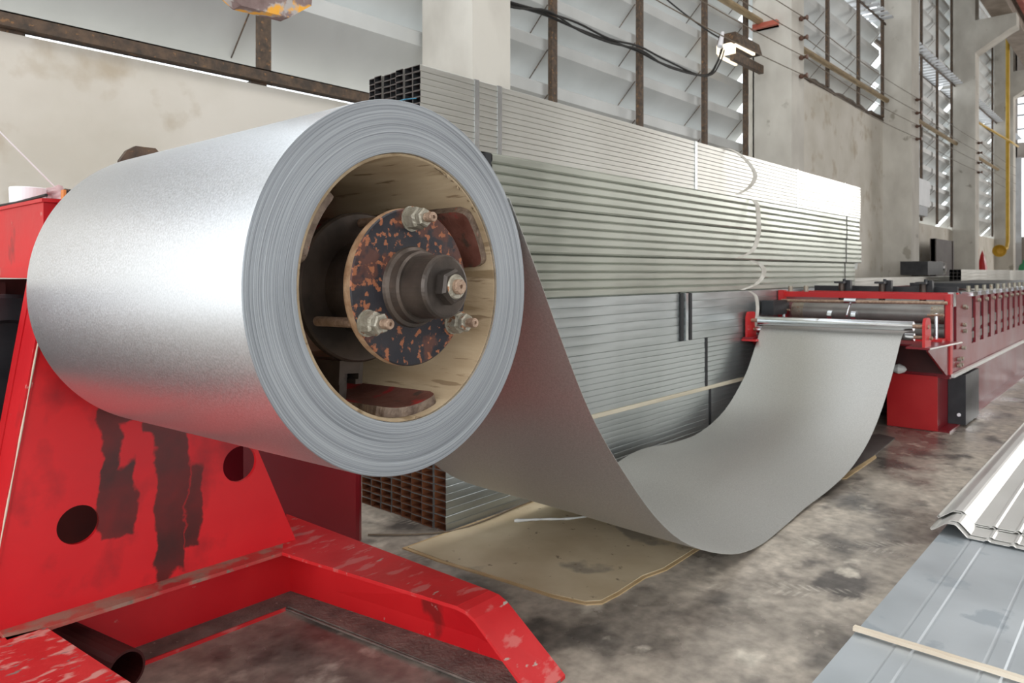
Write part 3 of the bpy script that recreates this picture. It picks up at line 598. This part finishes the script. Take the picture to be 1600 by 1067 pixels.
# right front leg: splayed channel whose end slopes to the floor
di, do = Vector((1.224, 2.045)), Vector((1.40, 2.19)); ei, eo = Vector((1.329, 1.375)), Vector((1.455, 1.375)); fi, fo = Vector((1.385, 1.16)), Vector((1.531, 1.175))
def v3(p, z): return (p.x, p.y, z)
lg = MB(); T = .010
def slab(a, b, c, d, za, zb, zc, zd, t=T, mb=None):
    mb = mb or lg
    mb.add([v3(a, za), v3(b, zb), v3(c, zc), v3(d, zd), v3(a, za-t), v3(b, zb-t), v3(c, zc-t), v3(d, zd-t)], HX); return mb
do2 = Vector((1.43, 2.36))
slab(di, ei, eo, do2, HZ+.0006, HZ+.0006, HZ+.0006, HZ+.0006)
# rounded shoulder then slope
q0i, q0o = ei, eo; steps = [(0, HZ), (.25, HZ-.022), (.55, HZ-.062), (1, .012)]
steps = [(0, HZ), (.12, HZ-.006), (.24, HZ-.022), (1, .012)]
for (s0, z0), (s1, z1) in zip(steps, steps[1:]):
    slab(ei.lerp(fi, s0), ei.lerp(fi, s1), eo.lerp(fo, s1), eo.lerp(fo, s0), z0, z1, z1, z0)
part('leg_top_flange', lg, 'red_worn', dec)
# web under the outer side, with its end cut on the slope
wi = lambda p, q, s: p.lerp(q, s)
w0, w1, w2 = Vector((1.33, 2.17)), Vector((1.428, 1.375)), Vector((1.50, 1.18))
wt = MB(); off = Vector((.010, 0))
wt.add([v3(w0, .01), v3(w2, .01), v3(w2, .018), v3(w1, HZ-.012), v3(w0, HZ-.010)] + [v3(w0+off, .01), v3(w2+off, .01), v3(w2+off, .018), v3(w1+off, HZ-.012), v3(w0+off, HZ-.010)],
       [(0, 1, 2, 3, 4), (9, 8, 7, 6, 5), (0, 5, 6, 1), (1, 6, 7, 2), (2, 7, 8, 3), (3, 8, 9, 4), (4, 9, 5, 0)])
part('leg_web', wt, 'red', dec)
ff = MB(); slab(Vector((1.253, 2.17)), Vector((1.253, 2.076)), Vector((1.253, 2.076)), Vector((1.253, 2.17)), .01, .01, .01, .01, mb=ff)
ff = MB(); slab(Vector((1.254, 2.165)), Vector((1.375, 1.15)), Vector((1.505, 1.17)), Vector((1.325, 2.165)), .0105, .0105, .0105, .0105, .0105, mb=ff)
o = part('leg_floor_flange', ff, 'dirt', dec, 'lower flange covered in brown dirt')
part('leg_lip', MB().tube([(1.2535, 2.07, .0065), (1.3745, 1.15, .0065)], .0035, 6), 'dirt', dec)
# left front leg: broad box section
ll = MB(); a, b_, c, d = Vector((.582, 2.045)), Vector((.72, .95)), Vector((-.10, .95)), Vector((.0, 2.17))
slab(a, Vector((.655, 1.3)), Vector((.10, 1.3)), d, HZ, HZ, HZ, HZ, mb=ll)
ll.add([v3(Vector((.572, 2.05)), 0), v3(Vector((.645, 1.3)), 0), v3(Vector((.655, 1.3)), 0), v3(Vector((.582, 2.05)), 0), v3(Vector((.572, 2.05)), HZ-.01), v3(Vector((.645, 1.3)), HZ-.01), v3(Vector((.655, 1.3)), HZ-.01), v3(Vector((.582, 2.05)), HZ-.01)], HX)
part('left_leg', ll, 'red_chipped', dec, 'left leg with heavily chipped paint')
ps = MB(); 
pdir = Vector((.11, -.62, 0)).normalized(); p0 = Vector((.655, 2.16, .10)); p1 = Vector((.706, 1.885, .10))
def pipe(mb, p, q, ro, ri, n=24):
    d = (q-p).normalized(); a_ = d.cross(Vector((0, 0, 1))).normalized(); b2 = a_.cross(d); R = []
    for (pt, r_) in ((p, ro), (q, ro), (q, ri), (p, ri)): R += [pt+(a_*math.cos(2*PI*k_/n)+b2*math.sin(2*PI*k_/n))*r_ for k_ in range(n)]
    mb.add(R, [(i*n+k_, i*n+(k_+1) % n, ((i+1) % 4)*n+(k_+1) % n, ((i+1) % 4)*n+k_) for i in range(4) for k_ in range(n)], 0, False); return mb
part('pipe_socket', pipe(ps, p0, p1, .050, .044), 'maroon_dark', dec, 'dark red pipe stub inside the left leg')
# rear column behind the plate
part('rear_column', MB().prism([(1.27, 2.37), (1.74, 2.37), (1.765, 2.38), (1.79, 2.40), (1.80, 2.43), (1.80, 2.55), (1.27, 2.55)], 'z', 0, .62), 'red_machine', dec, 'darker red column')
# ---- mandrel
sh = FB().lathe([(0, .02), (.095, .02), (.095, .14), (.07, .15), (.07, 1.10), (0, 1.10)], n=48, smooth=False)
part('spindle', sh, 'hub_plain', dec)
part('rear_disc', FB().lathe([(.07, .140), (.148, .140), (.152, .144), (.152, .158), (.148, .162), (.07, .162)], n=64), 'hub_plain', dec)
fd = FB(); fd.lathe([(.0, -.006), (.1475, -.006), (.150, -.0035)], n=72, mi=0); fd.lathe([(.150, -.0035), (.151, .010), (.149, .016)], n=72, mi=1); fd.lathe([(.149, .016), (0, .016)], n=72, mi=0)
part('front_disc', fd, ('hub', 'rust_edge'), dec, 'black scratched disc with rusty rim')
part('collar', FB().lathe([(.078, -.006), (.076, -.012), (.070, -.016), (.068, -.032), (.064, -.036), (.0, -.036)], n=48), 'hub_plain', dec)
bo = FB().lathe([(.0595, -.036), (.0595, -.088), (.0565, -.0935), (.052, -.095), (0, -.095)], n=48)
part('boss', bo, 'hub_plain', dec)
nt = part('lock_nut', FB().hexnut((0, 0), .0335, -.118, -.095, 6, .35), 'hub_plain', dec)
part('washer', FB().lathe([(0, -.121), (.021, -.121), (.023, -.118), (0, -.118)], n=24), 'nut', nt)
part('stud', FB().lathe([(0, -.126), (.003, -.126), (.004, -.131), (.0125, -.131), (.014, -.128), (.014, -.118), (0, -.118)], n=20), 'stud', nt)
for a in (92, 209, 326):
    ca, sa = .130*math.cos(math.radians(a)), .130*math.sin(math.radians(a))
    st = part('stay_bolt', FB().lathe([(0, -.064), (.003, -.064), (.0035, -.068), (.0085, -.068), (.0095, -.066), (.0095, -.052), (.0075, -.052), (.0095, -.045), (.0095, .140), (0, .140)], 'y', (ca, 0, sa), 16), 'stud', dec)
    part('nut', FB().hexnut((ca, sa), .0225, -.036, -.009, 6, a), 'nut', st)
    part('nut', FB().hexnut((ca, sa), .0185, -.048, -.0365, 6, a*2.), 'nut', st)
    part('washer', FB().lathe([(.009, -.0088), (.0245, -.0088), (.0245, -.0062), (.009, -.0062)], 'y', (ca, 0, sa), 20), 'nut', st)
# three curved expanding pads and their sliding blocks
for (ac, hw) in ((26.5, 16.5), (151.5, 18), (274, 18)):
    a0, a1 = math.radians(ac-hw), math.radians(ac+hw); ro, ri = .2482, .2300; n = 20; pd = FB(); vs = []
    def front(f):   # rounded corners of the plate's front edge
        d = min(f, 1-f)*2*math.radians(hw)*ro; r_ = .022
        return .016 + (0 if d > r_ else r_-math.sqrt(max(0, r_*r_-(r_-d)**2)))
    for i in range(n+1):
        f = i/n; a = a0+(a1-a0)*f; y0_ = front(f)
        for (r_, y_) in ((ro, y0_), (ri, y0_), (ri, .60), (ro, .60)): vs.append((r_*math.cos(a), y_, r_*math.sin(a)))
    pd.add(vs, [(4*i, 4*i+1, 4*i+5, 4*i+4) for i in range(n)] + [(0, 1, 2, 3), (4*n, 4*n+1, 4*n+2, 4*n+3)], 1)
    pd.add(vs, [(4*i+1, 4*i+2, 4*i+6, 4*i+5) for i in range(n)]+[(4*i+2, 4*i+3, 4*i+7, 4*i+6) for i in range(n)]+[(4*i+3, 4*i, 4*i+4, 4*i+7) for i in range(n)], 0)
    part('expanding_pad', pd, ('pad', 'pad_edge'), dec)
    ab = math.radians(ac-8 if ac == 274 else ac); rt = Matrix.Rotation(-(ab-PI/2), 4, 'Y'); B = MB(FM @ rt)
    B.prism([(-.030, .150), (-.030, .198), (-.012, .198), (-.012, .188), (-.019, .188), (-.019, .176), (.019, .176), (.019, .188), (.012, .188), (.012, .198), (.030, .198), (.030, .150)], 'y', .166, .58)
    part('slide_block', B, 'hub_plain', dec)
    part('slide_key', MB(FM @ rt).box(-.0095, .0095, .19, .58, .178, .2295), 'hub_plain', dec)

# things lying on the head housing
solo('white_cup', MB().lathe([(0, 0), (.039, 0), (.043, .003), (.0445, .048), (.043, .050), (.0415, .048), (.040, .006), (0, .006)], 'z', (.626, 2.36, 1.2550), 32, smooth=False), 'white', 'low white plastic cup on the red housing at the left', 'cup', (.626, 2.36, 1.2550))
rg = bmesh.new(); bmesh.ops.create_icosphere(rg, subdivisions=4, radius=1)
rr = random.Random(4)
from mathutils import noise
for v in rg.verts:
    q = v.co.copy(); f = 1+.45*noise.noise(q*2.3+Vector((3, 1, 2)))+.18*noise.noise(q*6)
    v.co = Vector((q.x*.060, q.y*.075, max(q.z, -.6)*.030))*f
mb = MB(); lo = min(v.co.z for v in rg.verts); mb.add([Vector((.712, 2.40, 1.262-lo)) + v.co for v in rg.verts], [tuple(v.index for v in f.verts) for f in rg.faces], 0, True); rg.free()
solo('work_glove', mb, 'rag', 'crumpled pink work glove on the red housing behind the coil', 'glove', (.712, 2.40, 1.256))
t = thing('hand_tool', 'small orange and black hand tool lying against the pink glove', 'tool', (.70, 2.28, 1.256))
part('handle', MB().tube([(.69, 2.27, 1.290), (.79, 2.29, 1.285)], .012, 8).tube([(.79, 2.29, 1.285), (.82, 2.30, 1.268)], .010, 8), 'rubber', t)
part('clamp', MB().box(.685, .697, 2.262, 2.285, 1.256, 1.298), 'orange', t, 'orange jaw')
solo('wall_cord', MB().tube([(.62, 2.9, 1.61), (.70, 2.9, 1.527), (.86, 2.9, 1.36), (.93, 2.9, 1.256)], .0025, 6), 'white', 'thin white cord slanting in front of the plaster wall at the far left', 'cord', (.86, 2.9, 1.256))

# plate hanging from the crane hook, top left
t = thing('hanging_plate', 'rusty octagonal steel plate with flaking orange paint hanging at the top left', 'steel plate', (.93, 1.6, 1.70))
part('plate', MB().prism([(.800, 1.78), (.806, 1.706), (.844, 1.684), (.968, 1.688), (1.030, 1.734), (1.040, 1.81), (.98, 1.90), (.85, 1.89)], 'y', 1.585, 1.625), 'yellow_rust', t)
part('wire_rope', MB().tube([(.93, 1.605, 1.91), (.93, 1.605, 9.2)], .008, 8), 'wire', t)

# ------------------------------------------------------------------ floor mats
def sheet_poly(name, pts, z0, th, m, label, cat, hem=None):
    mb = MB(); n = len(pts); mb.add([(x, y, z0) for x, y in pts]+[(x, y, z0+th) for x, y in pts], [tuple(range(n))[::-1], tuple(range(n, 2*n))]+[(i, (i+1) % n, n+(i+1) % n, n+i) for i in range(n)])
    return solo(name, mb, m, label, cat, (pts[0][0], pts[0][1], z0))
mt = thing('cardboard_mat', 'tan cardboard mat on the floor beneath the sagging strip', 'mat', (2.1, 1.7, 0))
pts = [(1.834, 2.20), (1.838, 2.0), (1.87, 1.70), (1.885, 1.50), (1.915, 1.385), (1.955, 1.350), (2.05, 1.345), (2.22, 1.352), (2.33, 1.33), (2.55, 1.335), (2.85, 1.345), (2.86, 1.95), (2.80, 2.19)]
def poly(pts, z0, th): 
    mb = MB(); n = len(pts); return mb.add([(x, y, z0) for x, y in pts]+[(x, y, z0+th) for x, y in pts], [tuple(range(n))[::-1], tuple(range(n, 2*n))]+[(i, (i+1) % n, n+(i+1) % n, n+i) for i in range(n)])
part('lower_layer', poly(pts, 0, .004), 'card_edge', mt)
cxm, cym = 2.35, 1.75
part('upper_layer', poly([(cxm+(x-cxm)*.972, cym+(y-cym)*.965) for x, y in pts], .0042, .003), 'card', mt)
sheet_poly('plastic_mat', [(4.17, 1.262), (4.62, 1.262), (5.16, 1.29), (5.22, 1.40), (4.95, 1.52), (4.65, 1.60), (4.2, 1.6)], 0.0, .006, 'brown_board', 'dark sheet lying on the floor before the machine base', 'sheet')
sheet_poly('tan_mat', [(3.98, 1.225), (4.55, 1.235), (4.60, 1.255), (3.95, 1.256)], 0.0, .005, 'card_edge', 'tan mat edge on the floor beside the dark sheet', 'mat')
solo('floor_cable', MB().tube(smooth_path([(1.83, 2.41, .006), (1.96, 2.27, .006), (2.09, 2.185, .007), (2.25, 2.16, .013), (2.5, 2.175, .014), (3.1, 2.19, .014)], 6), .0035, 6), 'wire', 'thin grey cable on the floor in front of the bottom bundle end', 'cable', (1.6, 2.33, .01))
solo('plastic_strip', MB().tube(smooth_path([(2.33, 2.06, .014), (2.42, 1.99, .014), (2.52, 1.90, .013), (2.66, 1.83, .013)], 6), [.006, .009, .007, .006, .005, .006, .004, .005, .006, .005, .004, .006, .005, .004, .004, .004, .004, .004, .003][:19], 6), 'tarp_clear', 'crumpled clear plastic strip on the tan mat', 'plastic strip', (2.14, 2.13, .01))

# ------------------------------------------------------------------ flat sheets and roofing sheets on the right
fs_ = thing('flat_steel_sheets', 'grey flat zinc sheets with pressed ribs lying on the floor at the lower right', 'steel sheets', (3, .1, 0))
def flat_sheet(x0, x1, y1, z, wd=.95):
    # cross-section in y,z with two ribs
    prof = [(y1, z)]
    for ry in (y1-.13, y1-.335, y1-.60, y1-.80):
        prof += [(ry+.030, z), (ry+.026, z-.0012), (ry+.023, z-.0012), (ry+.018, z+.0012), (ry-.018, z+.0012), (ry-.023, z-.0012), (ry-.026, z-.0012), (ry-.030, z)]
    prof += [(y1-wd, z)]
    return prof
pf = flat_sheet(0, 0, .665, .030)
part('sheet', MB().prism(pf + [(p[0], p[1]-.0025) for p in pf[::-1]], 'x', 1.0, 4.4), 'flat', fs_)
part('sheet', MB().box(1.0, 4.4, -.28, .660, .016, .0272), 'flat', fs_); part('sheet', MB().box(1.0, 4.4, -.28, .655, .0, .0158), 'flat', fs_)
rs_mesh = []
def roof_prof(y1, z, n=8):
    """trapezoid crests every .25 m with small stiffening ribs"""
    P = [(y1, z+.008), (y1-.004, z+.002), (y1-.010, z+.004), (y1-.052, z+.036), (y1-.060, z+.040), (y1-.084, z+.041), (y1-.092, z+.037), (y1-.128, z)]
    yy = y1-.128
    for k_ in range(3):
        P += [(yy-.055, z), (yy-.062, z+.005), (yy-.070, z+.005), (yy-.077, z), (yy-.135, z), (yy-.142, z+.005), (yy-.150, z+.005), (yy-.157, z), (yy-.205, z),
              (yy-.241, z+.037), (yy-.249, z+.041), (yy-.273, z+.041), (yy-.281, z+.037), (yy-.317, z)]
        yy -= .317
    return P
for i, (x0, y1, z, lab) in enumerate(((3.30, .697, .0395, 'lower pair of pale ribbed roofing sheets, its end reaching nearer than the one on it'), (3.335, .690, .0440, None), (3.45, .703, .0490, 'upper ribbed roofing sheet on top of the right-hand pile'), (3.46, .698, .0535, None))):
    P = roof_prof(y1, z); mb = MB().prism(P+[(p[0], p[1]-.0016) for p in P[::-1]], 'x', x0, 9.0)
    labs = ['lowest pale ribbed roofing sheet of the pile, its end reaching nearest', 'second roofing sheet from the bottom of the pile, just set back from the lowest',
            'third roofing sheet from the bottom, its end well behind the lower two', 'topmost pale ribbed roofing sheet on the pile at the right edge']
    solo('roofing_sheet', mb, 'roof', labs[i], 'roofing sheet', (x0, y1, z), 'ribbed roofing sheets at the right edge')
mb = MB(); rr = random.Random(2); pp = [(2.238+.0008*math.sin(i*1.3), .668-.03*i, .0375+.004) for i in range(18)]
mb.add([p for i, q in enumerate(pp) for p in ((q[0]-.011, q[1], q[2]-.0035), (q[0]+.011, q[1], q[2]-.0035), (q[0]+.009+rr.uniform(-.001, .002), q[1], q[2]+.007), (q[0]-.009, q[1], q[2]+.007+rr.uniform(-.001, .001)))],
       [(4*i+k_, 4*i+(k_+1) % 4, 4*i+4+(k_+1) % 4, 4*i+4+k_) for i in range(17) for k_ in range(4)]+[(0, 1, 2, 3), (68, 69, 70, 71)])
solo('wood_batten', mb, 'pinewood', 'thin pale wood batten lying across the grey flat sheets', 'batten', (2.238, .4, .038))

# ------------------------------------------------------------------ roll-forming machine
X0, YR, YL = 5.569, 1.06, 2.19
rm = thing('roll_former', 'long red roll forming machine that the steel strip feeds into', 'machine', (X0, 1.6, 0))
XE = 13.0
# lower base channels
part('base_beam', MB().box(X0, XE, 1.13, 1.145, .012, .36).box(X0, XE, YR, 1.44, 0, .012).box(X0, XE, YR, 1.44, .36, .374), 'red_machine', rm)
part('base_end_plate', MB().box(X0-.012, X0, 1.13, 1.44, .004, .372), 'red_bright', rm, 'brighter red end plate with chips')
part('base_beam', MB().box(X0, XE, 2.10, 2.115, .012, .36).box(X0, XE, 1.95, 2.2, 0, .012).box(X0, XE, 1.95, 2.2, .36, .374), 'red_machine', rm)
part('inner_web', MB().box(X0+.30, XE, 1.43, 1.44, .012, .36), 'maroon_dark', rm)
part('black_tank', MB().box(5.87, 6.35, 1.02, 1.128, .013, .359), 'black', rm, 'black box fixed to the base beam'); 
part('bolt_head', MB().lathe([(0, 0), (.012, 0), (.012, .01), (0, .01)], 'x', (5.858, 1.06, .08), 10), 'white', rm)
for yy, xx in ((1.50, 5.30), (1.95, 5.30)):
    part('support_leg', MB().tube([(xx-.05, yy, .0), (xx, yy-.01, .60)], .033, 8), 'black', rm)
# upper frame
part('frame_floor', MB().box(X0-.01, XE, YR-.01, YL+.012, .376, .392), 'red_machine', rm)
part('floor_edge', MB().box(X0-.01, XE, YR-.03, YR-.0105, .372, .394), 'roof', rm, 'worn bright edge')
# front cheek post then slotted side plate, each station upright a part
part('front_post', MB().box(X0-.03, X0+.035, YR-.01, YR+.02, .392, .925), 'red_bright', rm)
stn = [5.70, 6.37] + [6.37+.325*i for i in range(1, 21)]
part('side_rail', MB().box(X0+.035, XE, YR, YR+.02, .393, .545).box(X0+.035, XE, YR+.03, YR+.04, .545, .90), 'red_machine', rm)
part('guide_block', MB().box(X0+.055, X0+.14, YR-.012, YR+.02, .84, .935), 'chrome', rm)
for i in range(1, len(stn)-1):
    xa, xb = stn[i]+(.0), stn[i+1]
    part('bearing_slot', MB().box(xa-.06, xa+.07, YR+.012, YR+.03, .55, .87), 'black', rm)
    part('bearing_block', MB().box(xa-.045, xa+.05, YR+.002, YR+.012, .66, .73).box(xa-.045, xa+.05, YR+.002, YR+.012, .58, .63), 'hub_plain', rm)
    part('upright', MB().box(xa+.075, xb-.07, YR-.004, YR+.022, .545, .895), 'red_machine', rm)
    part('cap_plate', MB().box(xa-.09, xa+.10, YR-.015, YR+.09, .895, .925), 'chrome', rm)
    part('cap_bolt', MB().hexnut((0, 0), .016, 0, .03).__class__().lathe([(0, 0), (.014, 0), (.014, .045), (0, .045)], 'z', (xa, YR+.03, .925), 8), 'nut', rm)
    part('plate_bolt', MB().lathe([(0, -.02), (.014, -.02), (.014, 0), (0, 0)], 'y', (xb-.16, YR-.004, .86), 8), 'nut', rm)
    part('form_roll', MB().tube([(xa, YR+.05, .60), (xa, YL-.02, .60)], .055, 12), 'dark_roll', rm)
    part('form_roll', MB().tube([(xa, YR+.05, .76), (xa, YL-.02, .76)], .055, 12), 'dark_roll', rm)
part('first_upright', MB().box(5.62, 5.66, YR-.004, YR+.022, .545, .9).box(5.76, 6.30, YR-.004, YR+.022, .545, .915), 'red_machine', rm)
part('bearing_slot', MB().box(5.66, 5.76, YR+.012, YR+.03, .45, .86), 'black', rm)
for (bx, bz) in ((5.98, .83), (6.04, .82), (5.98, .70), (6.0, .655), (5.95, .54), (5.80, .47), (5.88, .47), (5.79, .43), (5.87, .43)):
    part('plate_bolt', MB().lathe([(0, -.022), (.013, -.022), (.013, 0), (0, 0)], 'y', (bx, YR-.004, bz), 8), 'nut', rm)
part('left_side_plate', MB().box(X0, XE, YL-.005, YL+.012, .392, .92), 'red_machine', rm)
part('front_post', MB().box(X0-.03, X0+.03, YL-.03, YL+.012, .392, .935), 'red_bright', rm)
part('cross_bar', MB().box(X0+.01, X0+.05, YR+.02, YL-.02, .885, .925), 'red_bright', rm)
part('cross_bar', MB().box(5.95, 5.99, YR+.02, YL-.02, .885, .925), 'red_bright', rm)
part('measuring_roll', MB().tube([(5.75, YR+.06, .775), (5.75, YL-.04, .775)], .062, 20), 'dark_roll', rm, 'dull grey roll with bright ends')
part('roll_end', MB().tube([(5.75, YR+.045, .775), (5.75, YR+.14, .775)], .0635, 20), 'nut', rm)
part('roll_end', MB().tube([(5.75, YL-.12, .775), (5.75, YL-.03, .775)], .0635, 20), 'nut', rm)
part('tie_rod', MB().tube([(5.50, YR-.0, .868), (5.50, YL-.03, .857)], .012, 10), 'stud', rm)
ct = part('encoder_arm', MB().tube([(5.50, 1.66, .865), (5.46, 1.67, .80), (5.40, 1.66, .765)], .008, 8).tube([(5.48, 1.62, .868), (5.48, 1.70, .868)], .018, 10), 'chrome', rm)
for yy in (1.60, 1.76): part('encoder_wheel', MB().tube([(5.42, yy, .765), (5.42, yy+.03, .765)], .035, 16), 'chrome', ct)
for yy in (1.882, 1.59, 1.314):
    ps_ = part('screw_post', MB().tube([(6.0, yy, .845), (6.0, yy, .985)], .022, 10), 'hub_plain', rm)
    part('post_cap', MB().box(5.93, 6.07, yy-.035, yy+.035, .985, 1.0).tube([(6.0, yy-.02, 1.0), (6.0, yy-.02, 1.02)], .012, 6), 'black', ps_)
    part('post_stand', MB().box(6.03, 6.08, yy-.055, yy-.0, .92, 1.01), 'black', rm)
part('rear_rail', MB().box(6.2, 6.24, 1.13, 2.16, .91, .962), 'black', rm)
part('deck_cover', MB().box(9.0, XE, 1.30, 2.1, .90, .955), 'black', rm)
# front gusset and infeed tray
part('gusset', MB().prism([(4.98, .605), (X0-.03, .605), (X0-.03, .392), (X0-.09, .392), (4.98, .590)], 'y', YR+.0, YR+.012), 'red_machine', rm)
part('gusset', MB().prism([(4.98, .605), (X0-.03, .605), (X0-.03, .392), (X0-.09, .392), (4.98, .590)], 'y', YL-.012, YL), 'red_machine', rm)
part('infeed_tray', MB().box(5.10, X0-.03, YR-.02, YL+.01, .606, .617), 'red_machine', rm)
part('tray_ear', MB().prism([(4.92, 1.17), (4.92, 1.04), (5.53, .985), (5.53, 1.17)], 'z', .6055, .6175), 'red_machine', rm)
part('tray_ear', MB().box(4.90, 5.10, 2.13, 2.20, .606, .617), 'red_machine', rm)
part('tray_edge', MB().tube([(4.92, 1.039, .6115), (5.53, .984, .6115)], .006, 6), 'roof', rm)
part('chute_back', MB().box(X0-.02, X0, YR+.03, YL-.03, .395, .60), 'maroon_dark', rm)
for yy, nm in ((1.075, 0), (2.185, 1)):
    pr = [(4.93, .617), (4.93, .75), (4.945, .782), (4.965, .792), (5.04, .792), (5.06, .782), (5.08, .75), (5.08, .617)]
    part('roll_bracket', MB().prism(pr, 'y', yy-.008, yy+.008), 'red_bright', rm)
part('bracket_foot', MB().box(4.89, 5.12, 2.10, 2.203, .592, .605), 'red_bright', rm)
tr = part('upper_infeed_roll', MB().tube([(5.0, 1.145, .738), (5.0, 2.125, .732)], .030, 24), 'chrome', rm, 'bright steel roll')
part('journal', MB().tube([(5.0, 1.06, .738), (5.0, 1.145, .738)], .013, 10).tube([(5.0, 2.125, .732), (5.0, 2.195, .732)], .013, 10), 'stud', tr)
lr = part('lower_infeed_roll', MB().tube([(5.04, 1.15, .668), (5.04, 2.15, .666)], .0245, 24), 'chrome', rm, 'bright steel roll')
part('journal', MB().tube([(5.04, 1.05, .668), (5.04, 1.15, .668)], .011, 10).tube([(5.04, 2.15, .666), (5.04, 2.203, .666)], .011, 10), 'stud', lr)
for yy in (1.12, 2.13):
    hs = part('hand_screw', MB().tube([(5.47, yy, .612), (5.47, yy, .80)], .012, 8), 'chrome', rm)
    part('tee_handle', MB().tube([(5.45, yy-.05, .79), (5.47, yy+.05, .785)], .008, 8), 'stud', hs)
part('side_block', MB().box(5.40, 5.53, 1.07, 1.30, .613, .632), 'red_bright', rm)
part('side_motor', MB().box(5.20, 5.45, 2.10, 2.19, .76, .865).box(5.45, 5.60, 2.14, 2.19, .78, .84), 'black', rm)
part('top_clamp', MB().tube([(5.6, 2.13, .925), (5.6, 2.13, .965)], .018, 8).tube([(5.62, 2.02, .925), (5.62, 2.02, .97)], .018, 8), 'nut', rm)
part('wrapping', MB().lathe([(0, -.05), (.02, -.035), (.036, 0), (.022, .035), (0, .05)], 'y', (5.50, 1.35, .410), 9), 'tarp_clear', rm, 'scrap of clear wrap under the tray')
